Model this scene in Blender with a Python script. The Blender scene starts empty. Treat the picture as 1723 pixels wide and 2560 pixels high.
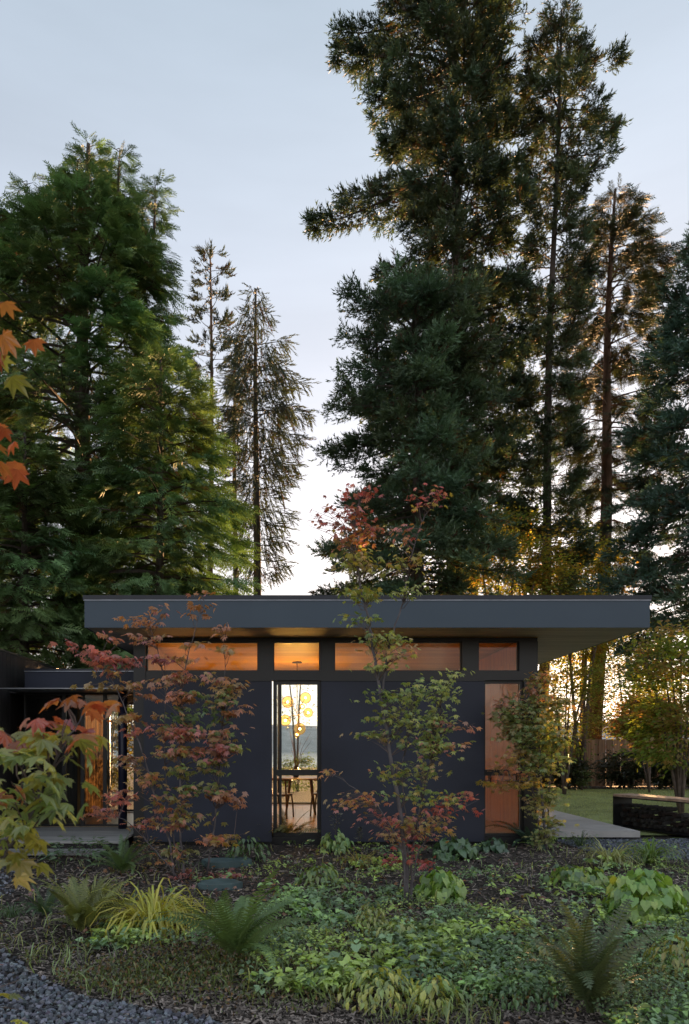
import bpy, math, random
import numpy as np
from mathutils import Vector, Matrix
R = math.radians
rng = np.random.default_rng(7)
random.seed(7)

# ------------------------------------------------------------------ camera, sky, sun, exposure
F, CX, HY, CAMZ = 1760.0, 733.0, 1866.0, 1.525
scene = bpy.context.scene
col = scene.collection
cam_d = bpy.data.cameras.new('camera'); cam = bpy.data.objects.new('camera', cam_d); col.objects.link(cam)
cam.location = (0, 0, CAMZ); cam.rotation_euler = (R(90), 0, 0)
cam_d.sensor_fit = 'AUTO'; cam_d.sensor_width = 36; cam_d.lens = 36 * F / 2560
cam_d.shift_x = (861.5 - CX) / 2560; cam_d.shift_y = (HY - 1280) / 2560
cam_d.clip_start = 0.05; cam_d.clip_end = 9000
cam_d.dof.use_dof = True; cam_d.dof.focus_distance = 10.0; cam_d.dof.aperture_fstop = 4.0
scene.camera = cam
SUN_EL, SUN_AZ = R(4.5), R(21.5)
w = bpy.data.worlds.new('World'); scene.world = w; w.use_nodes = True
wn, wl = w.node_tree.nodes, w.node_tree.links
bg = wn['Background']; bg.inputs['Strength'].default_value = 0.124
sky = wn.new('ShaderNodeTexSky'); sky.sky_type = 'NISHITA'; sky.sun_disc = False
sky.sun_elevation = SUN_EL; sky.sun_rotation = SUN_AZ; sky.altitude = 0
sky.air_density = 1.0; sky.dust_density = 1.6; sky.ozone_density = 2.2
hs = wn.new('ShaderNodeHueSaturation'); hs.inputs['Saturation'].default_value = 0.5
gm = wn.new('ShaderNodeGamma'); gm.inputs['Gamma'].default_value = 0.42
tint = wn.new('ShaderNodeMix'); tint.data_type = 'RGBA'; tint.blend_type = 'MULTIPLY'
tint.inputs['Factor'].default_value = 1.0; 
wtc = wn.new('ShaderNodeTexCoord'); wsp = wn.new('ShaderNodeSeparateXYZ'); wl.new(wtc.outputs['Generated'], wsp.inputs[0])
wcr = wn.new('ShaderNodeValToRGB'); wl.new(wsp.outputs['Z'], wcr.inputs[0])      # warm cream low, lavender above it, blue grey high
wcr.color_ramp.elements[0].position = 0.0; wcr.color_ramp.elements[0].color = (1.0, 0.93, 0.84, 1)
wcr.color_ramp.elements[1].position = 0.75; wcr.color_ramp.elements[1].color = (0.67, 0.745, 0.81, 1)
e_ = wcr.color_ramp.elements.new(0.22); e_.color = (1.0, 0.935, 0.945, 1)
e_ = wcr.color_ramp.elements.new(0.42); e_.color = (0.85, 0.84, 0.895, 1)
wmp = wn.new('ShaderNodeMapping'); wmp.inputs['Scale'].default_value = (1.2, 1.2, 7.0); wmp.inputs['Rotation'].default_value = (0.0, 0.25, 0.4); wl.new(wtc.outputs['Generated'], wmp.inputs[0])
wno = wn.new('ShaderNodeTexNoise'); wno.inputs['Scale'].default_value = 1.6; wno.inputs['Detail'].default_value = 5; wl.new(wmp.outputs[0], wno.inputs[0])
wmr = wn.new('ShaderNodeMapRange'); wmr.inputs[1].default_value = 0.35; wmr.inputs[2].default_value = 0.7; wmr.inputs[3].default_value = 0.93; wmr.inputs[4].default_value = 1.06; wl.new(wno.outputs[0], wmr.inputs[0])
wm2 = wn.new('ShaderNodeMix'); wm2.data_type = 'RGBA'; wm2.blend_type = 'MULTIPLY'; wm2.inputs['Factor'].default_value = 1.0   # faint high cloud streaks
wl.new(wcr.outputs[0], wm2.inputs['A']); wl.new(wmr.outputs[0], wm2.inputs['B']); wl.new(wm2.outputs['Result'], tint.inputs['B'])
wl.new(sky.outputs[0], hs.inputs['Color']); wl.new(hs.outputs[0], gm.inputs['Color'])
wl.new(gm.outputs[0], tint.inputs['A']); wl.new(tint.outputs['Result'], bg.inputs['Color'])
sun_d = bpy.data.lights.new('sun', 'SUN'); sun_d.energy = 3.6; sun_d.angle = R(0.6); sun_d.color = (1.0, 0.55, 0.24)
sun = bpy.data.objects.new('sun', sun_d); col.objects.link(sun)
sdir = Vector((math.sin(SUN_AZ) * math.cos(SUN_EL), math.cos(SUN_AZ) * math.cos(SUN_EL), math.sin(SUN_EL)))
sun.rotation_euler = (-sdir).to_track_quat('-Z', 'Y').to_euler(); sun.location = (20, 40, 30)
scene.view_settings.view_transform = 'Standard'; scene.view_settings.look = 'None'
scene.view_settings.exposure = 2.75; scene.view_settings.gamma = 1; scene.view_settings.use_curve_mapping = False
scene.render.engine = 'CYCLES'
cy = scene.cycles
cy.max_bounces = 8; cy.diffuse_bounces = 4; cy.glossy_bounces = 3; cy.transmission_bounces = 4
cy.transparent_max_bounces = 12; cy.caustics_reflective = False; cy.caustics_refractive = False
cy.sample_clamp_indirect = 0.6; cy.use_denoising = True

# ------------------------------------------------------------------ helpers
def PX(px, d): return (px - CX) * d / F
def PZ(py, d): return CAMZ + (HY - py) * d / F
def G(px, py, z=0.0):                      # point on level z seen at that pixel
    d = (CAMZ - z) * F / (py - HY)
    return np.array([PX(px, d), d, z])

def nz(x, y, s=1.0, seed=0.0):             # cheap smooth noise, about -1..1
    x = np.asarray(x) * s + seed * 1.7; y = np.asarray(y) * s + seed * 2.3
    return (np.sin(x * 1.3 + 1.1 * np.sin(y * 0.9 + 1.0)) + np.sin(y * 1.7 + 1.3 * np.sin(x * 1.1 + 2.0))
            + 0.6 * np.sin(2.9 * x - 2.3 * y + seed) + 0.4 * np.sin(5.1 * y + 3.3 * x)) / 3.0

def gz(x, y):                              # relief of the planted ground
    x = np.asarray(x, float); y = np.asarray(y, float)
    k = np.clip((10.6 - y) / 2.0, 0, 1) * np.clip((y - 3.0) / 1.0, 0, 1) * np.clip((x + 3.2) / 0.8, 0, 1)
    return 0.045 * k * nz(x, y, 1.6, 3.0)

class MB:
    def __init__(s): s.v = []; s.f = []; s.c = []; s.n = 0
    def add(s, verts, faces, colr=None):
        verts = np.asarray(verts, float).reshape(-1, 3)
        s.v.append(verts)
        for k in {len(f) for f in faces}:
            s.f.append(np.array([f for f in faces if len(f) == k], int) + s.n)
        s.c.append(np.tile(np.array(colr if colr is not None else (0.5, 0.5, 0.5)), (len(verts), 1)))
        s.n += len(verts)
    def inst(s, tv, tf, M, loc, cols):     # many copies of a template
        k, n = len(loc), len(tv)
        if k == 0: return
        V = np.einsum('kij,nj->kni', M, tv) + loc[:, None, :]
        s.v.append(V.reshape(-1, 3))
        s.f.append((tf[None] + (np.arange(k) * n)[:, None, None] + s.n).reshape(-1, tf.shape[1]))
        s.c.append(np.repeat(np.broadcast_to(cols, (k, 3)), n, axis=0))
        s.n += k * n
    def box(s, x0, x1, y0, y1, z0, z1, colr=None):
        v = [(x0, y0, z0), (x1, y0, z0), (x1, y1, z0), (x0, y1, z0), (x0, y0, z1), (x1, y0, z1), (x1, y1, z1), (x0, y1, z1)]
        s.add(v, [(0, 3, 2, 1), (4, 5, 6, 7), (0, 1, 5, 4), (1, 2, 6, 5), (2, 3, 7, 6), (3, 0, 4, 7)], colr); return s
    def obox(s, c, ax, ay, az):            # oriented box: centre and three half-axis vectors
        c, ax, ay, az = map(np.array, (c, ax, ay, az))
        v = [c + i * ax + j * ay + k * az for k in (-1, 1) for i, j in ((-1, -1), (1, -1), (1, 1), (-1, 1))]
        s.add(v, [(0, 3, 2, 1), (4, 5, 6, 7), (0, 1, 5, 4), (1, 2, 6, 5), (2, 3, 7, 6), (3, 0, 4, 7)]); return s
    def tube(s, pts, rad, sides=6, colr=None, cap=True):
        pts = np.asarray(pts, float); m = len(pts)
        rad = np.broadcast_to(np.asarray(rad, float), (m,))
        t = np.gradient(pts, axis=0); t /= np.linalg.norm(t, axis=1)[:, None] + 1e-9
        ref = np.array([0, 0, 1.0]) if abs(t[:, 2]).mean() < 0.8 else np.array([0, 1.0, 0])
        a = np.cross(t, ref); a /= np.linalg.norm(a, axis=1)[:, None] + 1e-9
        b = np.cross(t, a)
        th = np.arange(sides) * 2 * np.pi / sides
        V = pts[:, None] + rad[:, None, None] * (np.cos(th)[None, :, None] * a[:, None] + np.sin(th)[None, :, None] * b[:, None])
        fs = []
        for i in range(m - 1):
            for j in range(sides):
                j2 = (j + 1) % sides
                fs.append((i * sides + j, i * sides + j2, (i + 1) * sides + j2, (i + 1) * sides + j))
        if cap and sides > 3:
            fs.append(tuple(range(sides - 1, -1, -1))); fs.append(tuple((m - 1) * sides + j for j in range(sides)))
        s.add(V.reshape(-1, 3), fs, colr); return s
    def lathe(s, prof, c=(0, 0, 0), sides=16):
        th = np.arange(sides) * 2 * np.pi / sides
        V = np.array([[(c[0] + r * math.cos(a), c[1] + r * math.sin(a), c[2] + z) for a in th] for r, z in prof])
        fs = [(i * sides + j, i * sides + (j + 1) % sides, (i + 1) * sides + (j + 1) % sides, (i + 1) * sides + j)
              for i in range(len(prof) - 1) for j in range(sides)]
        s.add(V.reshape(-1, 3), fs); return s
    def mesh(s, name, mat, smooth=False, colour=False):
        me = bpy.data.meshes.new(name)
        if s.n:
            v = np.concatenate(s.v)
            me.vertices.add(len(v)); me.vertices.foreach_set('co', v.ravel())
            tot = np.concatenate([np.full(len(f), f.shape[1]) for f in s.f]); idx = np.concatenate([f.ravel() for f in s.f])
            me.loops.add(len(idx)); me.loops.foreach_set('vertex_index', idx)
            me.polygons.add(len(tot)); me.polygons.foreach_set('loop_start', np.concatenate([[0], np.cumsum(tot)[:-1]]))
            if colour:
                c = np.concatenate(s.c); c = np.clip(np.concatenate([c, np.ones((len(c), 1))], 1), 0, 1)
                at = me.color_attributes.new('tone', 'FLOAT_COLOR', 'POINT'); at.data.foreach_set('color', c.ravel())
            me.polygons.foreach_set('use_smooth', np.full(len(tot), smooth))
            me.update(calc_edges=True)
        if mat: me.materials.append(mat)
        return me

WP = {}
def wpos(o): return WP.get(o.name, Vector((0, 0, 0)))
def tag(o, label=None, cat=None, group=None, kind=None):
    if label: o['label'] = label
    if cat: o['category'] = cat
    if group: o['group'] = group
    if kind: o['kind'] = kind
    return o
def link(name, me, parent=None, loc=(0, 0, 0), **k):
    o = bpy.data.objects.new(name, me); col.objects.link(o)
    loc = Vector(loc); WP[o.name] = loc
    if parent is not None:
        o.parent = parent; o.location = loc - wpos(parent)
    else: o.location = loc
    return tag(o, **k)
def obj(name, mb, mat, parent=None, smooth=False, colour=False, **k):
    return link(name, mb.mesh(name, mat, smooth, colour), parent, **k)
def thing(name, loc, label, cat, group=None):
    return link(name, None, None, loc, label=label, cat=cat, group=group)
def piece(name, me, parent, loc, rot, scale):   # shares mesh data
    o = bpy.data.objects.new(name, me); col.objects.link(o); o.parent = parent
    o.matrix_local = Matrix.LocRotScale(Vector(loc) - wpos(parent), rot, Vector((scale, scale, scale)) if np.isscalar(scale) else Vector(scale))
    return o

# ------------------------------------------------------------------ materials
def mat_new(name):
    m = bpy.data.materials.new(name); m.use_nodes = True
    nt = m.node_tree; p = nt.nodes['Principled BSDF']; return m, nt, p
def solid(name, c, rough=0.6, metal=0.0, var=0.15, scale=6.0, bump=0.0, bscale=60.0, spec=0.5, stretch=None):
    m, nt, p = mat_new(name); N, L = nt.nodes, nt.links
    tc = N.new('ShaderNodeTexCoord'); mp = N.new('ShaderNodeMapping'); L.new(tc.outputs['Object'], mp.inputs[0])
    if stretch: mp.inputs['Scale'].default_value = stretch
    n = N.new('ShaderNodeTexNoise'); n.inputs['Scale'].default_value = scale; n.inputs['Detail'].default_value = 6; L.new(mp.outputs[0], n.inputs[0])
    r = N.new('ShaderNodeMapRange'); r.inputs[1].default_value = 0.3; r.inputs[2].default_value = 0.7
    r.inputs[3].default_value = 1 - var; r.inputs[4].default_value = 1 + var; L.new(n.outputs[0], r.inputs[0])
    mx = N.new('ShaderNodeMix'); mx.data_type = 'RGBA'; mx.blend_type = 'MULTIPLY'; mx.inputs['Factor'].default_value = 1
    mx.inputs['A'].default_value = (*c, 1); L.new(r.outputs[0], mx.inputs['B']); L.new(mx.outputs['Result'], p.inputs['Base Color'])
    p.inputs['Roughness'].default_value = rough; p.inputs['Metallic'].default_value = metal; p.inputs['Specular IOR Level'].default_value = spec
    if bump:
        b = N.new('ShaderNodeTexNoise'); b.inputs['Scale'].default_value = bscale; b.inputs['Detail'].default_value = 5; L.new(mp.outputs[0], b.inputs[0])
        bn = N.new('ShaderNodeBump'); bn.inputs['Strength'].default_value = bump; bn.inputs['Distance'].default_value = 0.01
        L.new(b.outputs[0], bn.inputs['Height']); L.new(bn.outputs[0], p.inputs['Normal'])
    return m
def wood(name, c1, c2, stretch=(1, 12, 12), scale=3.0, rough=0.5, objvar=0.25, bump=0.15):
    m, nt, p = mat_new(name); N, L = nt.nodes, nt.links
    tc = N.new('ShaderNodeTexCoord'); mp = N.new('ShaderNodeMapping'); mp.inputs['Scale'].default_value = stretch; L.new(tc.outputs['Object'], mp.inputs[0])
    oi = N.new('ShaderNodeObjectInfo'); cb = N.new('ShaderNodeCombineXYZ')
    mu = N.new('ShaderNodeMath'); mu.operation = 'MULTIPLY'; mu.inputs[1].default_value = 37.0; L.new(oi.outputs['Random'], mu.inputs[0])
    for i in range(3): L.new(mu.outputs[0], cb.inputs[i])
    L.new(cb.outputs[0], mp.inputs['Location'])
    n = N.new('ShaderNodeTexNoise'); n.inputs['Scale'].default_value = scale; n.inputs['Detail'].default_value = 8; n.inputs['Distortion'].default_value = 0.6
    L.new(mp.outputs[0], n.inputs[0])
    cr = N.new('ShaderNodeValToRGB'); cr.color_ramp.elements[0].position = 0.32; cr.color_ramp.elements[1].position = 0.68
    cr.color_ramp.elements[0].color = (*c1, 1); cr.color_ramp.elements[1].color = (*c2, 1); L.new(n.outputs[0], cr.inputs[0])
    mr = N.new('ShaderNodeMapRange'); mr.inputs[3].default_value = 1 - objvar; mr.inputs[4].default_value = 1 + objvar * 0.5; L.new(oi.outputs['Random'], mr.inputs[0])
    mx = N.new('ShaderNodeMix'); mx.data_type = 'RGBA'; mx.blend_type = 'MULTIPLY'; mx.inputs['Factor'].default_value = 1
    L.new(cr.outputs[0], mx.inputs['A']); L.new(mr.outputs[0], mx.inputs['B']); L.new(mx.outputs['Result'], p.inputs['Base Color'])
    p.inputs['Roughness'].default_value = rough
    bn = N.new('ShaderNodeBump'); bn.inputs['Strength'].default_value = bump; bn.inputs['Distance'].default_value = 0.005
    L.new(n.outputs[0], bn.inputs['Height']); L.new(bn.outputs[0], p.inputs['Normal'])
    return m
def leafmat(name, c=None, transl=0.35, gloss=0.06, var=0.3, hue=0.03, tcol=(1.7, 1.55, 0.7)):
    """leaf shader; colour from the 'tone' attribute when c is None, else c varied per object"""
    m = bpy.data.materials.new(name); m.use_nodes = True; nt = m.node_tree; N, L = nt.nodes, nt.links
    N.remove(N['Principled BSDF']); out = N['Material Output']
    if c is None:
        a = N.new('ShaderNodeAttribute'); a.attribute_name = 'tone'; src = a.outputs['Color']
    else:
        oi = N.new('ShaderNodeObjectInfo'); h = N.new('ShaderNodeHueSaturation'); h.inputs['Color'].default_value = (*c, 1)
        mr = N.new('ShaderNodeMapRange'); mr.inputs[3].default_value = 1 - var; mr.inputs[4].default_value = 1 + var; L.new(oi.outputs['Random'], mr.inputs[0]); L.new(mr.outputs[0], h.inputs['Value'])
        m2 = N.new('ShaderNodeMath'); m2.operation = 'MULTIPLY'; m2.inputs[1].default_value = 7.31; L.new(oi.outputs['Random'], m2.inputs[0])
        m3 = N.new('ShaderNodeMath'); m3.operation = 'FRACT'; L.new(m2.outputs[0], m3.inputs[0])
        mh = N.new('ShaderNodeMapRange'); mh.inputs[3].default_value = 0.5 - hue; mh.inputs[4].default_value = 0.5 + hue; L.new(m3.outputs[0], mh.inputs[0]); L.new(mh.outputs[0], h.inputs['Hue'])
        tc = N.new('ShaderNodeTexCoord'); nn = N.new('ShaderNodeTexNoise'); nn.inputs['Scale'].default_value = 3; L.new(tc.outputs['Object'], nn.inputs[0])
        mn = N.new('ShaderNodeMapRange'); mn.inputs[3].default_value = 0.7; mn.inputs[4].default_value = 1.3; L.new(nn.outputs[0], mn.inputs[0])
        mm = N.new('ShaderNodeMix'); mm.data_type = 'RGBA'; mm.blend_type = 'MULTIPLY'; mm.inputs['Factor'].default_value = 1
        L.new(h.outputs[0], mm.inputs['A']); L.new(mn.outputs[0], mm.inputs['B']); src = mm.outputs['Result']
    d = N.new('ShaderNodeBsdfDiffuse'); t = N.new('ShaderNodeBsdfTranslucent'); mix = N.new('ShaderNodeMixShader'); mix.inputs[0].default_value = transl
    L.new(src, d.inputs[0])
    tb = N.new('ShaderNodeMix'); tb.data_type = 'RGBA'; tb.blend_type = 'MULTIPLY'; tb.inputs['Factor'].default_value = 1
    tb.inputs['B'].default_value = (*tcol, 1); L.new(src, tb.inputs['A']); L.new(tb.outputs['Result'], t.inputs[0])
    L.new(d.outputs[0], mix.inputs[1]); L.new(t.outputs[0], mix.inputs[2])
    g = N.new('ShaderNodeBsdfGlossy'); g.inputs['Roughness'].default_value = 0.45; g.inputs[0].default_value = (1, 1, 1, 1)
    m4 = N.new('ShaderNodeMixShader'); m4.inputs[0].default_value = gloss
    L.new(mix.outputs[0], m4.inputs[1]); L.new(g.outputs[0], m4.inputs[2]); L.new(m4.outputs[0], out.inputs[0])
    return m
def tonemat(name, rough=0.85, spec=0.3):
    m, nt, p = mat_new(name); a = nt.nodes.new('ShaderNodeAttribute'); a.attribute_name = 'tone'
    nt.links.new(a.outputs['Color'], p.inputs['Base Color']); p.inputs['Roughness'].default_value = rough; p.inputs['Specular IOR Level'].default_value = spec
    return m
def glassmat(name, tintc=(0.93, 0.95, 0.94), f0=1.45):
    m = bpy.data.materials.new(name); m.use_nodes = True; nt = m.node_tree; N, L = nt.nodes, nt.links
    N.remove(N['Principled BSDF']); out = N['Material Output']
    fr = N.new('ShaderNodeFresnel'); fr.inputs[0].default_value = f0
    t = N.new('ShaderNodeBsdfTransparent'); t.inputs[0].default_value = (*tintc, 1)
    g = N.new('ShaderNodeBsdfGlossy'); g.inputs['Roughness'].default_value = 0.0
    mx = N.new('ShaderNodeMixShader'); L.new(fr.outputs[0], mx.inputs[0]); L.new(t.outputs[0], mx.inputs[1]); L.new(g.outputs[0], mx.inputs[2])
    L.new(mx.outputs[0], out.inputs[0]); return m
def emit(name, c, s):
    m = bpy.data.materials.new(name); m.use_nodes = True; nt = m.node_tree
    nt.nodes.remove(nt.nodes['Principled BSDF']); e = nt.nodes.new('ShaderNodeEmission'); e.inputs[0].default_value = (*c, 1); e.inputs[1].default_value = s
    nt.links.new(e.outputs[0], nt.nodes['Material Output'].inputs[0]); return m

M = {}
M['wall'] = solid('charcoal_render', (0.024, 0.028, 0.047), 0.6, var=0.28, scale=0.9, bump=0.25, bscale=90)
M['fascia'] = solid('blue_grey_fascia', (0.060, 0.086, 0.115), 0.55, var=0.07, scale=1.0, bump=0.05)
M['frame'] = solid('black_window_metal', (0.014, 0.014, 0.016), 0.4, var=0.1)
M['flash'] = solid('roof_edge_metal', (0.02, 0.022, 0.03), 0.3, metal=0.4, var=0.1)
M['brightline'] = solid('drip_edge_metal', (0.42, 0.45, 0.52), 0.35, metal=0.7, var=0.1)
M['soffit'] = wood('soffit_boards', (0.50, 0.45, 0.38), (0.68, 0.62, 0.54), (0.6, 10, 10), 2.0, 0.6, 0.12)
M['ceil'] = wood('fir_ceiling', (0.42, 0.22, 0.035), (0.62, 0.36, 0.07), (0.5, 14, 14), 2.2, 0.45, 0.2)
M['cabinet'] = wood('fir_cabinet', (0.20, 0.060, 0.003), (0.33, 0.11, 0.006), (10, 10, 0.6), 2.0, 0.4, 0.12)
M['floor'] = wood('oak_floor', (0.36, 0.25, 0.14), (0.52, 0.38, 0.24), (10, 0.8, 10), 2.0, 0.3, 0.2)
M['deck'] = wood('weathered_deck', (0.28, 0.275, 0.26), (0.5, 0.48, 0.45), (0.7, 14, 14), 3.0, 0.75, 0.25, 0.3)
M['cedarwall'] = wood('cedar_cladding', (0.05, 0.025, 0.010), (0.26, 0.14, 0.055), (14, 14, 0.5), 2.5, 0.95, 0.35, 0.4)
M['cedarwall'].node_tree.nodes['Principled BSDF'].inputs['Specular IOR Level'].default_value = 0.0
M['darkboards'] = wood('black_stained_boards', (0.012, 0.011, 0.011), (0.035, 0.03, 0.03), (12, 12, 0.6), 3, 0.7, 0.3, 0.4)
M['fence'] = wood('cedar_fence', (0.26, 0.14, 0.075), (0.5, 0.3, 0.17), (12, 12, 0.6), 2.5, 0.8, 0.35, 0.4)
M['benchtop'] = wood('bench_timber', (0.34, 0.22, 0.15), (0.62, 0.44, 0.32), (8, 0.7, 8), 3, 0.6, 0.15, 0.3)
M['steel'] = solid('dark_bench_steel', (0.012, 0.012, 0.014), 0.45, metal=0.3, var=0.3)
M['concrete'] = solid('patio_concrete', (0.45, 0.43, 0.41), 0.8, var=0.14, scale=3.5, bump=0.25, bscale=120)
M['white'] = solid('off_white_plaster', (0.5, 0.46, 0.40), 0.8, var=0.05)
M['navy'] = solid('navy_downpipe', (0.014, 0.014, 0.036), 0.4, var=0.1)
M['glass'] = glassmat('window_glass', f0=1.36)
M['bark'] = solid('conifer_bark', (0.075, 0.058, 0.048), 0.95, var=0.5, scale=2.0, bump=1.0, bscale=12, stretch=(3, 3, 0.6))
M['barkred'] = solid('reddish_bark', (0.13, 0.075, 0.05), 0.95, var=0.5, scale=2.0, bump=1.0, bscale=12, stretch=(3, 3, 0.6))
M['stem'] = solid('maple_bark', (0.115, 0.10, 0.105), 0.75, var=0.4, scale=12, bump=0.4, bscale=60)
M['twig'] = solid('maple_twig', (0.12, 0.085, 0.075), 0.7, var=0.3, scale=12)
M['needle'] = leafmat('conifer_foliage', transl=0.2, gloss=0.03, tcol=(1.3, 1.35, 0.7))
M['glow'] = leafmat('thin_autumn_foliage', transl=0.6, gloss=0.03, tcol=(1.5, 1.5, 0.8))
M['leaf'] = leafmat('broadleaf_foliage', transl=0.40, gloss=0.07)
M['cover'] = leafmat('ground_leaf', transl=0.25, gloss=0.07)
M['litter'] = tonemat('wood_chips', 0.85)
M['gravel'] = tonemat('gravel_stones', 0.7)
M['chair'] = wood('dark_walnut', (0.035, 0.018, 0.01), (0.08, 0.04, 0.02), (6, 6, 1), 3, 0.4, 0.1)
M['brass'] = solid('aged_brass', (0.16, 0.11, 0.05), 0.35, metal=0.8, var=0.1)

# ------------------------------------------------------------------ templates
def unit(v): return v / (np.linalg.norm(v, axis=-1, keepdims=True) + 1e-9)
def tri(l): return np.array(l, int)
def make_spray(side=8, seed=1, wid=0.035, ln=0.34, flat=1.0, droop=0.25):
    """flat fern-like spray of scale foliage along +X"""
    g = np.random.default_rng(seed); V = []; Fc = []
    def t3(a, b, c): Fc.append((len(V), len(V) + 1, len(V) + 2)); V.extend([a, b, c])
    def ax(t): return np.array([t, 0.05 * math.sin(3 * t + seed), -droop * t * t])
    for i in range(side):
        t = 0.08 + 0.9 * i / side
        for s in (-1, 1):
            L = ln * (1.05 - 0.75 * abs(t - 0.3)) * g.uniform(0.75, 1.15)
            p = ax(t + 0.03 * s); d = np.array([math.cos(R(48)), s * math.sin(R(48)), -0.25 + g.normal() * 0.15 * flat]) * L
            n = np.array([-d[1], d[0], 0]); n = n / np.linalg.norm(n) * wid * g.uniform(0.8, 1.4)
            t3(p - n * 0.7, p + d * 0.3 + n * 1.2, p + d * 1.05)
    t3(ax(0) + (0, wid * 0.5, 0), ax(0) - (0, wid * 0.5, 0), ax(1.12))
    return np.array(V), tri(Fc)
def make_tuft(n=12, seed=1, wid=0.065, ln=0.42, spread=58):
    """bottlebrush twig cluster along +X (fir, spruce)"""
    g = np.random.default_rng(seed); V = []; Fc = []
    for i in range(n):
        t = 0.8 * (i + g.uniform(0, 0.8)) / n; a = g.uniform(0, 2 * math.pi); sp = R(spread * g.uniform(0.6, 1.25)) * (1 - 0.5 * t)
        d = np.array([math.cos(sp), math.sin(sp) * math.cos(a), math.sin(sp) * math.sin(a) * 0.7 + 0.1]) * ln * g.uniform(0.7, 1.2)
        p = np.array([t, 0, 0]) + g.normal(0, 0.01, 3)
        n1 = unit(np.cross(d, g.normal(0, 1, 3))) * wid * g.uniform(0.7, 1.3)
        k = len(V); V.extend([p - n1 * 0.5, p + d * 0.25 + n1, p + d]); Fc.append((k, k + 1, k + 2))
    return np.array(V), tri(Fc)
def make_maple(seed=0, bend=0.25):
    g = np.random.default_rng(seed)
    lob = [(-128, 0.42), (-88, 0.72), (-45, 0.92), (0, 1.0), (45, 0.92), (88, 0.72), (128, 0.42)]
    pts = [(0.0, 0.0)]
    out = []
    for i, (a, r) in enumerate(lob):
        a += g.normal() * 3; r *= g.uniform(0.9, 1.08)
        out.append((a - 11, r * 0.72)); out.append((a, r)); out.append((a + 11, r * 0.72))
        if i < len(lob) - 1: out.append(((a + lob[i + 1][0]) / 2, 0.50))
    V = [(0.0, 0, 0.02)]
    for a, r in out:
        x = r * math.cos(R(a)) + 0.12; y = r * math.sin(R(a)); V.append((x, y, -bend * (x * x + y * y) + 0.03 * g.normal()))
    Fc = [(0, i, i + 1) for i in range(1, len(V) - 1)]
    V = np.array(V) * 0.55
    return V, tri(Fc)
def make_oval(wd=0.32, fold=0.12, tipx=1.0, heart=False, bend=0.25):
    V = [(0, 0, 0), (0.35, 0, 0), (0.7, 0, 0), (tipx, 0, 0), (0.12 if heart else 0.3, wd * (0.85 if heart else 1), 0), (0.55, wd * 0.85, 0), (0.12 if heart else 0.3, -wd * (0.85 if heart else 1), 0), (0.55, -wd * 0.85, 0)]
    if heart: V[0] = (0.08, 0, 0)
    V = np.array(V, float); V[:, 2] = np.abs(V[:, 1]) * fold / wd - bend * V[:, 0] ** 2
    if heart: V[4, 0] = V[6, 0] = -0.02; V[5, 0] = V[7, 0] = 0.45; V[5, 1] *= 1.15; V[7, 1] *= 1.15
    Fc = [(0, 4, 1), (4, 5, 1), (1, 5, 2), (5, 3, 2), (0, 1, 6), (6, 1, 7), (1, 2, 7), (7, 2, 3)]
    return V, tri([(a, c, b) for a, b, c in Fc])
def make_diamond():
    V = np.array([(0, 0, 0), (0.45, 0.3, 0.05), (1, 0, -0.12), (0.45, -0.3, 0.05)], float)
    return V, tri([(0, 3, 2), (0, 2, 1)])
def make_blade(seed=0, wid=0.018, curl=1.0, up=0.9):
    g = np.random.default_rng(seed); V = []; Fc = []; n = 6
    th = R(78) * up + g.normal() * 0.1; p = np.array([0.0, 0, 0]); pts = [p.copy()]
    for i in range(n):
        p = p + np.array([math.cos(th), 0, math.sin(th)]) / n; th -= curl * (0.25 + 0.12 * i) * g.uniform(0.8, 1.2); pts.append(p.copy())
    for i, q in enumerate(pts):
        t = i / n; w_ = wid * (0.6 + 0.8 * t) * (1 - t ** 2.5) + 0.0006
        V.extend([q + (0, w_, 0), q + (0, -w_, 0)])
    for i in range(n): Fc.extend([(2 * i, 2 * i + 1, 2 * i + 3), (2 * i, 2 * i + 3, 2 * i + 2)])
    return np.array(V), tri(Fc)
def make_frond(seed=0, pairs=24, wid=0.09, curl=0.9, up=60):
    g = np.random.default_rng(seed); V = []; Fc = []; th = R(up); p = np.array([0.0, 0, 0]); n = pairs + 4
    pts = [p.copy()]; dirs = []
    for i in range(n):
        d = np.array([math.cos(th), 0.04 * math.sin(i * 0.3 + seed), math.sin(th)]); dirs.append(d); p = p + d / n; th -= curl * R(75) / n * (0.6 + 0.9 * i / n); pts.append(p.copy())
    dirs.append(dirs[-1])
    for i in range(0, n, 3):
        a, b = pts[i], pts[min(i + 3, n)]; k = len(V); q = 0.006
        V.extend([a + (0, q, 0), a - (0, q, 0), b - (0, q * 0.7, 0), b + (0, q * 0.7, 0)]); Fc.extend([(k, k + 1, k + 2), (k, k + 2, k + 3)])
    for i in range(4, n):
        t = (i - 4) / (n - 4); L = wid * (math.sin(math.pi * min(1, 0.22 + 0.78 * t) ** 0.8) ** 0.7 if t < 0.97 else 0.15) * g.uniform(0.88, 1.1) + 0.012
        d = dirs[i]; nrm = np.array([-d[2], 0, d[0]])
        for s in (-1, 1):
            o = pts[i]; e = o + np.array([0, s, 0]) * L + d * L * 0.35 - nrm * L * 0.12 + g.normal(0, 0.004, 3)
            wv = d * (0.36 / n); k = len(V); mid = (o * 0.55 + e * 0.45)
            V.extend([o - wv * 0.8, mid - wv, e, mid + wv, o + wv * 0.8]); Fc.extend([(k, k + 1, k + 4), (k + 1, k + 3, k + 4), (k + 1, k + 2, k + 3)])
    return np.array(V), tri(Fc)

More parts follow.
